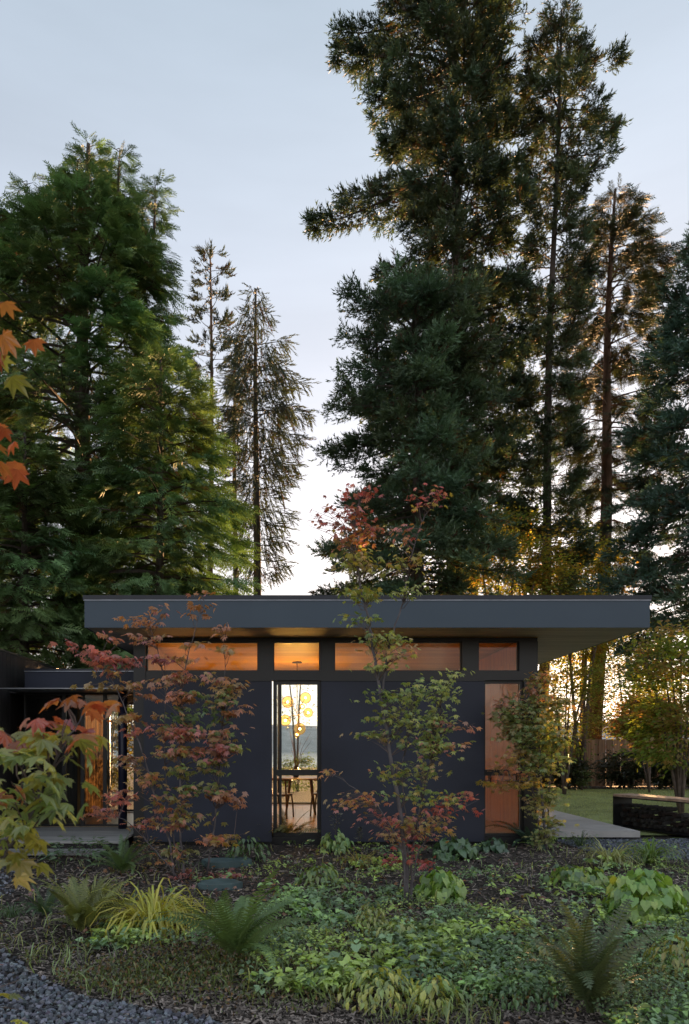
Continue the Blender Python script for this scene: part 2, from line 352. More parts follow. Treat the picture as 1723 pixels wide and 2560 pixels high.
SPRAY = [make_spray(seed=i) for i in range(3)]
TUFT = [make_tuft(seed=i) for i in range(3)]
HANG = [make_tuft(n=13, seed=10 + i, wid=0.038, ln=0.30, spread=24) for i in range(3)]
MAPLE = [make_maple(i, 0.15 + 0.15 * i) for i in range(4)]

def frames(dirs, up, roll):
    x = unit(dirs); y = unit(np.cross(up, x)); z = np.cross(x, y)
    c, s = np.cos(roll)[:, None], np.sin(roll)[:, None]
    y2 = c * y + s * z; z2 = -s * y + c * z
    return np.stack([x, y2, z2], axis=2)
def scatter(mb, tmpls, loc, dirs, size, cols, roll=0.3, up=(0, 0, 1)):
    k = len(loc)
    if not k: return
    Mx = frames(dirs, np.broadcast_to(np.array(up, float), (k, 3)) + rng.normal(0, 0.01, (k, 3)), rng.normal(0, roll, k)) * np.asarray(size).reshape(-1, 1, 1)
    which = rng.integers(0, len(tmpls), k); cols = np.broadcast_to(cols, (k, 3))
    for i, (tv, tf) in enumerate(tmpls):
        m = which == i; mb.inst(tv, tf, Mx[m], loc[m], cols[m])

# ------------------------------------------------------------------ trees
def conifer(name, label, px_trunk, d, top_py, prof, style='fir', nb=180, crown_bottom=1500, color=(0.04, 0.065, 0.035), trunk_r=0.3, seed=1,
            spray=0.42, dens=1.0, droop=0.25, group=None, leaders=(), arms=(), barkm='bark', lean=0.0, thin=0.0, ragged=0.3, tips=(1, 1, 1), trunk_top=None):
    g = np.random.default_rng(seed)
    x0, H = PX(px_trunk, d), PZ(top_py, d)
    t = thing(name, (x0, d, 0), label, 'tree', group)
    pr = sorted([(PZ(py, d), max(0.15, x0 + lean * PZ(py, d) - PX(l, d)), max(0.15, PX(r, d) - x0 - lean * PZ(py, d))) for py, l, r in prof]); pz, pl, prr = map(np.array, zip(*pr))
    zb = PZ(crown_bottom, d)
    mbT = MB(); zz = np.linspace(-0.3, (trunk_top or H), 12)
    ph = g.uniform(0, 6)
    def axis(z): return np.array([x0 + lean * z + 0.02 * trunk_r * 10 * math.sin(z * 0.35 + ph), d + 0.12 * math.sin(z * 0.27 + ph * 2), z])
    mbT.tube([axis(z) for z in zz], [trunk_r * (1 - 0.92 * max(0, z) / H) ** 0.9 + 0.012 + (0.35 * trunk_r if z < 0 else 0) for z in zz], 10)
    obj('trunk', mbT, M[barkm], t, smooth=True)
    lim = MB(); cr = MB()
    L_, D_, S_, C_ = [], [], [], []
    def foliage_on(path, ts, hd, ca, sa, rr, fr, mult, ts0):
        # twigs and their sprays
        ns = max(5, int(dens * rr * {'cedar': 24, 'fir': 60, 'spruce': 18, 'pine': 9}[style] * mult))
        t0 = ts0 or {'cedar': 0.25, 'fir': 0.18, 'spruce': 0.12, 'pine': 0.5}[style]
        tt = t0 + (1 - t0) * g.uniform(0, 1, ns) ** 0.75
        if style in ('fir', 'cedar'):
            nc = max(2, int(rr * 2.2)); cen = t0 + (1 - t0) * g.uniform(0.1, 1, nc) ** 0.7; pick = g.integers(0, nc, ns)
            tt = np.where(g.uniform(0, 1, ns) < 0.7, np.clip(cen[pick] + g.normal(0, 0.05, ns), t0, 1), tt)
        side = np.where(g.uniform(0, 1, ns) < 0.5, -1.0, 1.0)
        perp = np.array([-sa, ca, 0])
        off = side * g.uniform(0, 1, ns) * (0.16 + (0.22 if style == 'fir' else 0.30) * rr * (1.05 - tt) ** 0.8)
        pts = np.stack([np.interp(tt, ts, path[:, k]) for k in range(3)], 1)
        pts += off[:, None] * perp + np.abs(off)[:, None] * hd * 0.5
        pts[:, 2] += g.normal(0, 0.05, ns) - np.abs(off) * 0.18
        dd = hd * (0.65 if style == 'fir' else 1.0) + perp * (side * g.uniform(0.1, 1.0, ns))[:, None] + g.normal(0, 0.18, (ns, 3))
        if style == 'cedar': dd[:, 2] += -0.55 + 0.95 * fr * (g.uniform(0, 1, ns)) + 0.2 * (tt > 0.9)
        elif style == 'fir': dd += g.normal(0, 0.3, (ns, 3)); dd[:, 2] += g.normal(-0.08, 0.3, ns) + 0.15 * fr
        elif style == 'pine': dd[:, 2] += 0.4
        else:
            hang = g.uniform(0, 1, ns) < 0.6; dd[:, 2] += np.where(hang, -2.2, -0.2)
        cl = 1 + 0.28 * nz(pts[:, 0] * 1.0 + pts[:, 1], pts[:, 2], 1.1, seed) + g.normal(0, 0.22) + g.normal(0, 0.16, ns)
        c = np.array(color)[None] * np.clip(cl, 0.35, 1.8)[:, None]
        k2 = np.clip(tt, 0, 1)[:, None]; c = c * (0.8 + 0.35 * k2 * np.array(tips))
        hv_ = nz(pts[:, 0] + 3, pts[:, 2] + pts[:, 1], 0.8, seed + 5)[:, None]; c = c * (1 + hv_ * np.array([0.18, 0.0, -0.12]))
        dead = g.uniform(0, 1, ns) < (0.11 if style != 'cedar' else 0.05) * (1.3 - tt); c[dead] = np.array([0.09, 0.05, 0.025]) * g.uniform(0.6, 1.3)
        L_.append(pts); D_.append(dd); S_.append(spray * g.uniform(0.65, 1.25, ns) * (0.75 + 0.25 * min(1, rr))); C_.append(c)
    arms = list(arms)
    axes = [(0.0, 0.0, H, zb, nb)] + [((p - px_trunk) * d / F, dy, PZ(tp, d), PZ(bp, d), n) for p, dy, tp, bp, n in leaders] + [('arm',) + tuple(a) for a in arms]
    for ai, (ox, oy, Ht, zb_, n) in enumerate(axes):
        arm = None
        if ox == 'arm': arm = (PZ(oy, d), PX(Ht, d), PZ(zb_, d), n); n = 1
        if ox == 'arm':
            pass
        elif ai:
            zs = np.linspace(zb_, Ht, 8)
            lim.tube([axis(min(z, H)) * np.array([1, 1, 0]) + np.array([ox * min(1, (z - zb_) / (0.35 * (Ht - zb_))), oy * min(1, (z - zb_) / (0.35 * (Ht - zb_))), z]) for z in zs], np.linspace(0.09, 0.01, 8), 5)
        for i in range(n):
            if arm:
                z = arm[0]; b0 = axis(z); e0 = np.array([arm[1], d + 0.3, arm[2]]); v = e0 - b0; rr = math.hypot(v[0], v[1]); hd = np.array([v[0], v[1], 0]) / rr
                ca, sa = hd[0], hd[1]; fr = 0.3; ts = np.linspace(0, 1, 6); path = b0 + ts[:, None] * v; path[:, 2] += np.array([0, .35, .35, .1, -.05, 0]) * rr * 0.2
                lim.tube(path, np.linspace(0.075, 0.015, 6), 5); foliage_on(path, ts, hd, ca, sa, rr, fr, arm[3], 0.45); continue
            u = (i + g.uniform(0, 1)) / n
            z = zb_ + (Ht - zb_) * (u ** 0.9)
            az = i * 2.39996 + g.normal() * 0.35
            if g.uniform() < thin: continue
            ca, sa = math.cos(az), math.sin(az)
            if ai:
                rr = 0.12 + (Ht - z) * 0.2; rr = min(rr, 1.5)
            else:
                zl = z - 0.1
                rl, r_ = np.interp(zl, pz, pl), np.interp(zl, pz, prr)
                rr = (r_ if ca > 0 else rl); rm = (rl + r_) / 2; rr = math.sqrt((rr * ca) ** 2 + (rm * sa) ** 2)
            rr *= 1 - ragged * g.uniform(0, 1) ** 1.3
            if g.uniform() < 0.06: rr *= 1.12
            rr = max(rr, 0.18)
            hd = np.array([ca, sa, 0])
            fr = (z - zb_) / max(0.1, (Ht - zb_))
            rise = {'cedar': 0.12 + 0.5 * fr, 'fir': -0.02 + 0.40 * fr ** 2, 'spruce': -0.05 + 0.3 * fr, 'pine': 0.25}[style]
            ts = np.linspace(0, 1, 6)
            dr = droop * (1.0 if style != 'fir' else g.uniform(0.4, 1.3))
            base = axis(min(z, H)) + np.array([ox, oy, 0])
            wob = g.normal(0, 0.05, 2) * rr
            path = base + ts[:, None] * hd * rr + np.stack([wob[0] * np.sin(ts * 4), wob[1] * np.sin(ts * 3), rr * (rise * ts - dr * ts ** 1.7 + 0.18 * dr * ts ** 4)], 1)
            lim.tube(path, np.linspace(0.012 + 0.014 * rr, 0.006, 6), 3, cap=False)
            foliage_on(path, ts, hd, ca, sa, rr, fr, 0.6 if ai else 1, None)
    tm = {'cedar': SPRAY, 'fir': TUFT, 'spruce': HANG, 'pine': TUFT}[style]
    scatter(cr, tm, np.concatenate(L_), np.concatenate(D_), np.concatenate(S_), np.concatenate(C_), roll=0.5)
    obj('limbs', lim, M[barkm], t, kind='stuff')
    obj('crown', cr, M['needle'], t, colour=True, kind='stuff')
    return t

OVAL = [make_oval(), make_oval(0.38, 0.2, bend=0.4)]
DIAM = [make_diamond()]
def shrub(name, label, base, height, rx, ry, n_cl, per, leaf, colors, seed=1, z0=0.15, cat='shrub', tmpl=None, mat='leaf', group=None, stems=5, flat=0.6, ctr=None):
    """leafy bush or small broadleaf tree: stems and clumps of leaves through the crown's volume"""
    g = np.random.default_rng(seed); base = np.array(base, float)
    t = thing(name, base, label, cat, group)
    st = MB(); cr = MB(); colors = np.array(colors)
    tops = []
    for i in range(stems):
        a = g.uniform(0, 6.28); r = g.uniform(0.2, 0.8)
        e = base + np.array([rx * r * math.cos(a), ry * r * math.sin(a), height * g.uniform(0.6, 0.95)])
        m = base + (e - base) * 0.5 + np.array([0, 0, height * 0.12]); rd = 0.006 + 0.008 * height
        st.tube([base + g.normal(0, 0.02, 3) * (1, 1, 0) - (0, 0, 0.05), base * 0.6 + m * 0.4, m, e], [rd, rd * 0.8, rd * 0.6, rd * 0.2], 5); tops.append(e)
    obj('stem', st, M['twig'], t, smooth=True)
    cc = []; 
    while len(cc) < n_cl:
        p = g.uniform(-1, 1, 3)
        q = np.linalg.norm(p)
        if q < 1 and q > 0.35: cc.append(p)
    cc = np.array(cc); h2 = (height - z0) / 2
    C0 = base + np.array([0, 0, z0 + h2]); cc = C0 + cc * np.array([rx, ry, h2])
    ci = g.integers(0, len(colors), n_cl)
    for k in range(n_cl):
        n = int(per * g.uniform(0.6, 1.4)); sp = g.uniform(0.08, 0.2) * (rx + ry) ** 0.7
        loc = cc[k] + g.normal(0, 1, (n, 3)) * np.array([sp, sp, sp * 0.4])
        d = unit(loc - (C0 - (0, 0, h2 * 0.4))) + g.normal(0, 0.5, (n, 3)); d[:, 2] *= (1 - flat); d[:, 2] -= 0.2
        c = colors[ci[k]][None] * np.clip(g.normal(1, 0.22, (n, 1)) + g.normal(0, 0.12), 0.4, 1.8) * (1 + g.normal(0, 0.08, (n, 3)))
        scatter(cr, tmpl or DIAM, loc, d, leaf * g.uniform(0.6, 1.25, n), c, roll=0.5)
    obj('foliage', cr, M[mat], t, colour=True, kind='stuff')
    return t

LEAFC = {'pink': (0.55, 0.235, 0.225), 'red': (0.42, 0.10, 0.09), 'orange': (0.48, 0.22, 0.08), 'tan': (0.46, 0.33, 0.16), 'gold': (0.48, 0.38, 0.08),
         'rust': (0.36, 0.13, 0.045), 'moss': (0.26, 0.29, 0.06), 'lime': (0.42, 0.46, 0.13), 'green': (0.23, 0.32, 0.10), 'dkgreen': (0.11, 0.19, 0.07), 'salmon': (0.56, 0.29, 0.20), 'olive': (0.34, 0.34, 0.13), 'maroon': (0.30, 0.065, 0.07)}
LM = {k: leafmat('maple_leaf_' + k, v, 0.50, 0.08, 0.28, 0.018, (2.3, 1.8, 1.05)) for k, v in LEAFC.items()}
MESHC = {}
def leafmesh(i, cname):
    if (i, cname) not in MESHC:
        mb = MB(); mb.add(*[MAPLE[i][0], [tuple(f) for f in MAPLE[i][1]]]); MESHC[(i, cname)] = mb.mesh('maple_leaf', LM[cname])
    return MESHC[(i, cname)]
def maple(name, label, base_px, d, stems, clouds, leaf=0.11, seed=1, cap=300, group='vine maples', mult=3.0):
    leaf *= 1.12
    """stems: lists of (px,py,dy) with base and tip radius; clouds: (px,py,rx,ry,n,{colours}) in the photo's pixels at the tree's distance"""
    g = np.random.default_rng(seed)
    base = np.array([PX(base_px[0], d), d, 0.0]); base[2] = float(gz(base[0], d)) if d < 10.6 and d > 3 else 0
    t = thing(name, base, label, 'tree', group)
    samples = []
    for pts, r0, r1 in stems:
        P = np.array([(PX(a, d), d + dy, PZ(b, d)) for a, b, dy in pts]); 
        k = len(P); tt = np.linspace(0, k - 1, 5 * k); Q = np.stack([np.interp(tt, np.arange(k), P[:, j]) for j in range(3)], 1)
        for _ in range(2): Q[1:-1] = (Q[:-2] + 2 * Q[1:-1] + Q[2:]) / 4
        Q[1:-1] += g.normal(0, 0.004, (len(Q) - 2, 3))
        obj('stem', MB().tube(Q, np.linspace(r0, r1, len(Q)), 7), M['stem'], t, smooth=True); samples.append(Q)
    S = np.concatenate(samples); tw = MB(); leaves = []
    for (px, py, rx, ry, n, cols) in clouds:
        c = np.array([PX(px, d), d, PZ(py, d)]); rr = np.array([rx * d / F, max(0.12, min(0.7, 0.8 * rx * d / F)), ry * d / F])
        n = n * mult; names = list(cols.keys()); pr = np.array([cols[k] for k in names], float); pr /= pr.sum()
        ntw = max(1, int(round(n / 5.5)))
        for k in range(ntw):
            while True:
                q = g.uniform(-1, 1, 3)
                if q @ q < 1: break
            e = c + q * rr
            dist = np.linalg.norm((S - e) * (1, 1, 1.0), axis=1) + 0.9 * np.clip(S[:, 2] - e[2] + 0.12, 0, 9)
            s = S[int(np.argmin(dist + g.uniform(0, 0.15, len(S))))]
            mid = s * 0.45 + e * 0.55 + np.array([0, 0, 0.05 * np.linalg.norm(e - s) + 0.01])
            tw.tube([s, s * 0.7 + mid * 0.3 + g.normal(0, 0.01, 3), mid, e], [0.0045, 0.004, 0.003, 0.0015], 3, cap=False)
            hv = e - s; hv[2] = 0; hv = hv / (np.linalg.norm(hv) + 1e-6)
            m = max(2, int(round(n / ntw * g.uniform(0.7, 1.3))))
            for j in range(m):
                o = -0.25 * g.uniform(0, 1) * hv + g.normal(0, 0.07, 3) * (1, 1, 0.18)
                az = math.atan2(hv[1], hv[0]) + g.normal() * 0.9
                cn = names[g.choice(len(names), p=pr)]
                leaves.append((e + o, az, g.normal(0.32, 0.26), g.normal(0, 0.32), leaf * g.uniform(0.65, 1.15), cn, int(g.integers(0, 4))))
    obj('twigs', tw, M['twig'], t, kind='stuff')
    leaves.sort(key=lambda l: l[0][1] - 3 * l[4])
    for (p, az, pitch, roll, sz, cn, i) in leaves[:cap]:
        q = Matrix.Rotation(az, 3, 'Z') @ Matrix.Rotation(pitch, 3, 'Y') @ Matrix.Rotation(roll, 3, 'X')
        piece('leaf', leafmesh(i, cn), t, p, q.to_quaternion(), sz)
    rest = leaves[cap:]
    if rest:
        mb = MB(); arr = np.array([np.array(Matrix.Rotation(l[1], 3, 'Z') @ Matrix.Rotation(l[2], 3, 'Y') @ Matrix.Rotation(l[3], 3, 'X')) * l[4] for l in rest])
        loc = np.array([l[0] for l in rest]); cc = np.array([LEAFC[l[5]] for l in rest]) * g.uniform(0.72, 1.28, (len(rest), 1)); ids = np.array([l[6] for l in rest])
        for i in range(4):
            m = ids == i; mb.inst(MAPLE[i][0], MAPLE[i][1], arr[m], loc[m], cc[m])
        obj('leaves', mb, M['leaf'], t, colour=True, kind='stuff')
    return t

# ------------------------------------------------------------------ ground, water, hills
def region_gravel(x, y):
    """gravel path: everything left of and before a wandering line"""
    lx = np.array([3.0, 3.6, 3.75, 4.1, 4.6, 5.0, 5.4, 6.0, 6.8, 9.5, 10.5]); lv = np.array([2.0, 0.6, 0.0, -0.75, -1.5, -1.9, -2.35, -2.75, -2.85, -3.55, -3.9])
    return x < np.interp(y, lx, lv) + 0.12 * nz(x, y, 3.0, 5) 
xs = np.concatenate([[-3000, -600, -120, -50, -25, -14, -9], np.linspace(-6, 8, 113), [10, 14, 22, 40, 90, 600, 3000]])
ys = np.concatenate([[-60, -20, -6, 0, 2], np.linspace(3, 11, 90), [12, 14, 17, 20, 24, 28, 34, 42, 52, 60, 64, 70]])
XX, YY = np.meshgrid(xs, ys); ZZ = gz(XX, YY) - 0.02 - 6.0 * np.clip((YY - 58) / 8, 0, 1)
# ground cut open where the house floor slab stands is not needed: floor is above it
nx, ny = len(xs), len(ys)
V = np.stack([XX, YY, ZZ], 2).reshape(-1, 3)
Fq = [(j * nx + i, j * nx + i + 1, (j + 1) * nx + i + 1, (j + 1) * nx + i) for j in range(ny - 1) for i in range(nx - 1)]
def groundmat():
    m, nt, p = mat_new('garden_soil'); N, L = nt.nodes, nt.links
    tc = N.new('ShaderNodeTexCoord'); n = N.new('ShaderNodeTexNoise'); n.inputs['Scale'].default_value = 55; n.inputs['Detail'].default_value = 8; L.new(tc.outputs['Object'], n.inputs[0])
    cr = N.new('ShaderNodeValToRGB'); cr.color_ramp.elements[0].position = 0.35; cr.color_ramp.elements[1].position = 0.7
    cr.color_ramp.elements[0].color = (0.018, 0.014, 0.011, 1); cr.color_ramp.elements[1].color = (0.085, 0.068, 0.055, 1); L.new(n.outputs[0], cr.inputs[0])
    L.new(cr.outputs[0], p.inputs['Base Color']); p.inputs['Roughness'].default_value = 0.95
    b = N.new('ShaderNodeBump'); b.inputs['Strength'].default_value = 1; b.inputs['Distance'].default_value = 0.02; L.new(n.outputs[0], b.inputs['Height']); L.new(b.outputs[0], p.inputs['Normal'])
    return m
g0 = MB(); g0.add(V, Fq); obj('ground', g0, groundmat(), smooth=True, kind='structure')
M['water'] = solid('lake_water', (0.10, 0.13, 0.15), 0.12, var=0.05, bump=0.15, bscale=3)
obj('water', MB().box(-4000, 4000, 62, 7000, -6, -4), M['water'], kind='structure')
hm = MB(); hx = np.linspace(-2500, 2500, 120); top = 14 + 9 * nz(hx, 0 * hx, 0.006, 2) + 1.6 * nz(hx, 0 * hx, 0.06, 4)
rows = [(760, -4.2), (800, 8), (900, None), (1500, -4.2)]
HV = []
for yy, h in rows: HV += [(a, yy + 30 * math.sin(a * 0.01), (top[i] + 12 if h is None else (h if h < 0 else top[i] * 0.6))) for i, a in enumerate(hx)]
n_ = len(hx); hm.add(HV, [(j * n_ + i, j * n_ + i + 1, (j + 1) * n_ + i + 1, (j + 1) * n_ + i) for j in range(3) for i in range(n_ - 1)])
obj('hills', hm, solid('hazed_far_shore', (0.5, 0.48, 0.45), 1.0, var=0.2, scale=0.05), smooth=True, kind='structure')  # distance haze is put into the pale hill colour
# lawn
LAWN = (4.1, 40, 15.2, 24.5)
M['lawn'] = solid('lawn_turf', (0.26, 0.31, 0.11), 0.95, var=0.35, scale=1.2, bump=1.0, bscale=40)
lm = MB(); lx_ = np.linspace(3.9, 40, 60); ly_ = [12.0, 14, 17, 20, 23.5, 25]
LV = [(a if j else a, b + (0.4 * math.sin(a * 0.9) if j == 5 else 0), 0.012) for j, b in enumerate(ly_) for a in lx_]
lm.add([v if not (v[1] == 12.0 and v[0] < 5) else v for v in LV], [(j * 60 + i, j * 60 + i + 1, (j + 1) * 60 + i + 1, (j + 1) * 60 + i) for j in range(5) for i in range(59)])
obj('lawn', lm, M['lawn'], kind='structure')
gb = MB(); k = 42000; yy = 12.2 + 12.6 * rng.uniform(0, 1, k) ** 0.8; xx = rng.uniform(3.9, 14.5, k)
scatter(gb, [(np.array([(0, 0.1, 0), (0, -0.1, 0), (1, 0, 0)], float), tri([(0, 1, 2)]))], np.stack([xx, yy, np.full(k, 0.01)], 1), rng.normal(0, 0.35, (k, 3)) + (0, 0, 1), rng.uniform(0.03, 0.06, k),
        np.array([0.32, 0.38, 0.14]) * rng.uniform(0.6, 1.4, (k, 1)) * (1 + 0.25 * nz(xx, yy, 1.0, 1)[:, None]), roll=3)
obj('lawn_grass', gb, M['cover'], colour=True, kind='stuff', label='mown green lawn beyond the concrete patio', cat='grass')

# ------------------------------------------------------------------ house
house = thing('house', (0.6, 11, 0), 'dark flat roofed timber house with deep blue grey roof overhang and glowing clerestory', 'house')
D0 = 11.0
def X0(px): return PX(px, D0)
def Z0(py): return PZ(py, D0)
SOF = 3.225; XL, XR = -2.49, 3.825; YB = 16.8
RX0, RX1, RY0, RY1 = PX(211.5, 10.07), PX(1625, 10.07), 10.07, 17.6
roof = obj('roof', MB().box(RX0 + 0.03, RX1 - 0.03, RY0 + 0.03, RY1 - 0.03, SOF + 0.03, 3.66), M['flash'], house)
fa = MB(); fa.box(RX0, RX1, RY0, RY0 + 0.028, SOF, 3.61); fa.box(RX0, RX0 + 0.028, RY0 + 0.03, RY1, SOF, 3.61); fa.box(RX1 - 0.028, RX1, RY0 + 0.03, RY1, SOF, 3.61); fa.box(RX0 + .03, RX1 - .03, RY1 - .028, RY1, SOF, 3.61)
obj('fascia', fa, M['fascia'], roof)
obj('roof_edge_cap', MB().box(RX0 - 0.02, RX1 + 0.02, RY0 - 0.02, RY1 + 0.02, 3.622, 3.685), M['flash'], roof)
obj('drip_edge', MB().box(RX0 - 0.012, RX1 + 0.012, RY0 - 0.012, RY0 + 0.02, 3.612, 3.621), M['brightline'], roof)
# soffit boards run along x; outside the walls and ceiling boards inside
yy = RY0 + 0.03
while yy < RY1 - 0.1:
    b = min(yy + 0.138, RY1 - 0.03)
    if b < 11.0: obj('soffit_board', MB().box(RX0 + 0.03, RX1 - 0.03, yy, b - 0.006, SOF + 0.002, SOF + 0.022), M['soffit'], roof)
    else:
        obj('soffit_board', MB().box(XR + 0.002, RX1 - 0.03, yy, b - 0.006, SOF + 0.002, SOF + 0.022), M['soffit'], roof)
        obj('soffit_board', MB().box(RX0 + 0.03, XL - 0.002, yy, b - 0.006, SOF + 0.002, SOF + 0.022), M['soffit'], roof)
        if b < YB: obj('ceiling_board', MB().box(XL + 0.002, XR - 0.002, yy, b - 0.005, SOF + 0.002, SOF + 0.022), M['ceil'], roof)
        else: obj('soffit_board', MB().box(XL, XR, yy, b - 0.006, SOF + 0.002, SOF + 0.022), M['soffit'], roof)
    yy = b
# facade frame members
def bar(x0, x1, y0, y1, z0, z1, m='frame', name='facade_post'): return obj(name, MB().box(x0, x1, y0, y1, z0, z1), M[m], house)
bar(XL, XR, 11.02, 11.14, 3.17, SOF, name='top_beam')
bar(XL, XR, 10.985, 11.14, Z0(1701), Z0(1678), name='middle_beam')
bar(XL, XR, 11.02, 11.14, 0.03, 0.11, name='base_beam')
bar(X0(335), X0(365), 10.97, 11.15, 0.0, SOF - 0.002, name='corner_post')
for a, b in ((645.6, 683), (801, 836), (1156, 1197), (1299, 1345)):
    bar(X0(a), X0(b), 11.0, 11.14, Z0(1678) + 0.001, 3.169)
bar(X0(1310), X0(1345), 10.99, 11.15, 0.05, Z0(1701) - 0.001)
# wall panels, proud of the windows
for a, b in ((362, 680), (803, 1208)):
    obj('wall_panel', MB().box(X0(a), X0(b), 10.93, 11.09, 0.045, Z0(1704)), M['wall'], house)
    obj('panel_flashing', MB().box(X0(a) - 0.01, X0(b) + 0.012, 10.915, 10.984, Z0(1704) + 0.001, Z0(1701.5)), M['frame'], house)
obj('foundation', MB().box(XL + 0.03, XR - 0.03, 11.04, YB, -0.3, 0.028), M['frame'], house)
def window(x0, x1, z0, z1, y=11.05, fr=0.03, name='window', rails=(), par=None, posts=()):
    """frame with pane(s); rails are heights, posts are x positions dividing the opening"""
    mb = MB(); dpt = 0.06
    mb.box(x0, x0 + fr, y, y + dpt, z0, z1); mb.box(x1 - fr, x1, y, y + dpt, z0, z1)
    mb.box(x0 + fr, x1 - fr, y + .001, y + dpt - .001, z0, z0 + fr); mb.box(x0 + fr, x1 - fr, y + .001, y + dpt - .001, z1 - fr, z1)
    for r in rails: mb.box(x0 + fr, x1 - fr, y - 0.01, y + dpt - .002, r - 0.045, r + 0.045)
    for q in posts: mb.box(q - 0.02, q + 0.02, y + .002, y + dpt - .003, z0 + fr, z1 - fr)
    f = obj(name, mb, M['frame'], par or house)
    zs = [z0 + fr] + [v for r in rails for v in (r - 0.045, r + 0.045)] + [z1 - fr]
    for i in range(0, len(zs), 2): obj('pane', MB().box(x0 + fr, x1 - fr, y + 0.025, y + 0.031, zs[i], zs[i + 1]), M['glass'], f)
    return f
for a, b in ((365, 645.6), (683, 801), (836, 1156), (1197, 1299)):
    window(X0(a), X0(b), Z0(1678) + .002, 3.168, fr=0.018)
window(X0(683), X0(803), 0.112, Z0(1701) - .002, y=11.04, fr=0.06, rails=[Z0(1931.5)], posts=[X0(701)])
window(X0(1208), X0(1310), 0.112, Z0(1701) - .002, y=11.04, fr=0.045, rails=[Z0(1932)])
# side walls, back wall
obj('side_wall', MB().box(XR - 0.12, XR - 0.003, 11.15, YB, 0.03, SOF), M['wall'], house)
obj('side_wall', MB().box(XL + 0.003, XL + 0.12, 11.16, YB, 0.03, SOF), M['wall'], house)
obj('wall_lining', MB().box(XL + 0.122, XL + 0.14, 11.16, YB - 0.1, 0.16, SOF - 0.002), M['ceil'], house)
nb_ = 6
bw = (XR - XL - 0.3) / nb_
for i in range(nb_):
    window(XL + 0.15 + i * bw, XL + 0.15 + (i + 1) * bw, 0.16, SOF - 0.06, y=YB - 0.1, fr=0.035, name='garden_door')
yy = 11.16; fl = 0
xx = XL + 0.14
while xx < XR - 0.14:
    b = min(xx + 0.16, XR - 0.12); obj('floor_board', MB().box(xx, b - 0.003, 11.16, YB - 0.1, 0.03, 0.155), M['floor'], house); xx = b
# columns at the rear of the overhang
obj('roof_post', MB().box(5.02 - 0.16, 5.02, 14.45, 14.6, 0.0, SOF), M['soffit'], house)
# entry wing on the left
W = house
obj('wing_wall', MB().box(-5.2, -4.9, 8.0, 15.0, 0, 3.13), M['darkboards'], W)
obj('wing_coping', MB().box(-5.22, -4.88, 7.98, 15.02, 3.132, 3.16), M['flash'], W)
for i in range(44): obj('wall_board', MB().box(-4.898, -4.882, 8.0 + i * 0.16, 8.153 + i * 0.16, 0.05, 3.12), M['darkboards'], W)
ew = obj('entry_roof', MB().box(-4.63, XL - 0.01, 12.23, 15.0, 2.50, 2.83), M['flash'], W)
obj('fascia', MB().box(-4.65, XL - 0.012, 12.2, 12.228, 2.49, 2.81), M['wall'], ew)
obj('drip_edge', MB().box(-4.66, XL - 0.012, 12.185, 12.21, 2.822, 2.832), M['brightline'], ew)
obj('roof_edge_cap', MB().box(-4.67, XL - 0.012, 12.18, 15.0, 2.834, 2.87), M['flash'], ew)
M['canopy'] = solid('galvanised_canopy', (0.33, 0.34, 0.36), 0.4, metal=0.5, var=0.1)
obj('entry_canopy', MB().box(-4.75, XL - 0.02, 11.35, 12.19, 2.452, 2.47), M['canopy'], W)
# entry glazing at y=12.05 and boards of cedar beyond
for a, b in ((60, 160), (160, 206), (206, 262), (262, 300)):
    window(PX(a, 12.05), PX(b, 12.05), 0.16, 2.44, y=12.05, fr=0.03, name='entry_door')
i = 0; yb = 13.05
while yb < 14.45:
    obj('cladding_board', MB().box(-4.0, -3.9 - 0.003 * (i % 2), yb, yb + 0.0885, 0.16, 2.42), M['cedarwall'], W); yb += 0.09; i += 1
obj('entry_ceiling', MB().box(-4.88, XL - 0.01, 12.12, 14.9, 2.442, 2.48), M['darkboards'], W)
obj('entry_floor', MB().box(-4.88, XL - 0.01, 12.05, 14.9, 0.0, 0.155), M['floor'], W)
obj('dark_panel', MB().box(-4.88, -4.02, 13.4, 13.5, 0.16, 2.44), M['darkboards'], W)
window(-3.88, XL - 0.02, 0.16, 2.44, y=14.75, fr=0.04, name='garden_door')
# downpipe
obj('downpipe', MB().tube([(PX(307, 11.8), 11.8, 0.1), (PX(307, 11.8), 11.8, 1.3), (PX(307, 11.8), 11.8, 2.45)], 0.075, 12), M['navy'], W, smooth=True)
# deck and step
dk = thing('deck', (-3.6, 11, 0), 'weathered grey timber entry deck at the left of the house', 'deck')
yy = 10.2
while yy < 12.0:
    obj('plank', MB().box(-6.2, -2.52, yy, yy + 0.134, 0.118, 0.15), M['deck'], dk); yy += 0.14
obj('joist', MB().box(-6.2, -2.52, 10.23, 10.27, -0.02, 0.116), M['darkboards'], dk)
stp = thing('step', (-3.6, 9.9, 0), 'low grey timber step in front of the entry deck', 'step')
for i in range(3): obj('plank', MB().box(-6.2, -2.7, 9.72 + i * 0.145, 9.86 + i * 0.145, 0.02, 0.05), M['deck'], stp)
# patio slab
obj('patio', MB().box(XR + 0.01, 5.67, 11.5, 17.5, 0.04, 0.14), M['concrete'], kind='structure')
obj('patio_base', MB().box(XR + 0.01, 5.5, 11.7, 17.4, -0.1, 0.038), M['frame'], kind='structure')

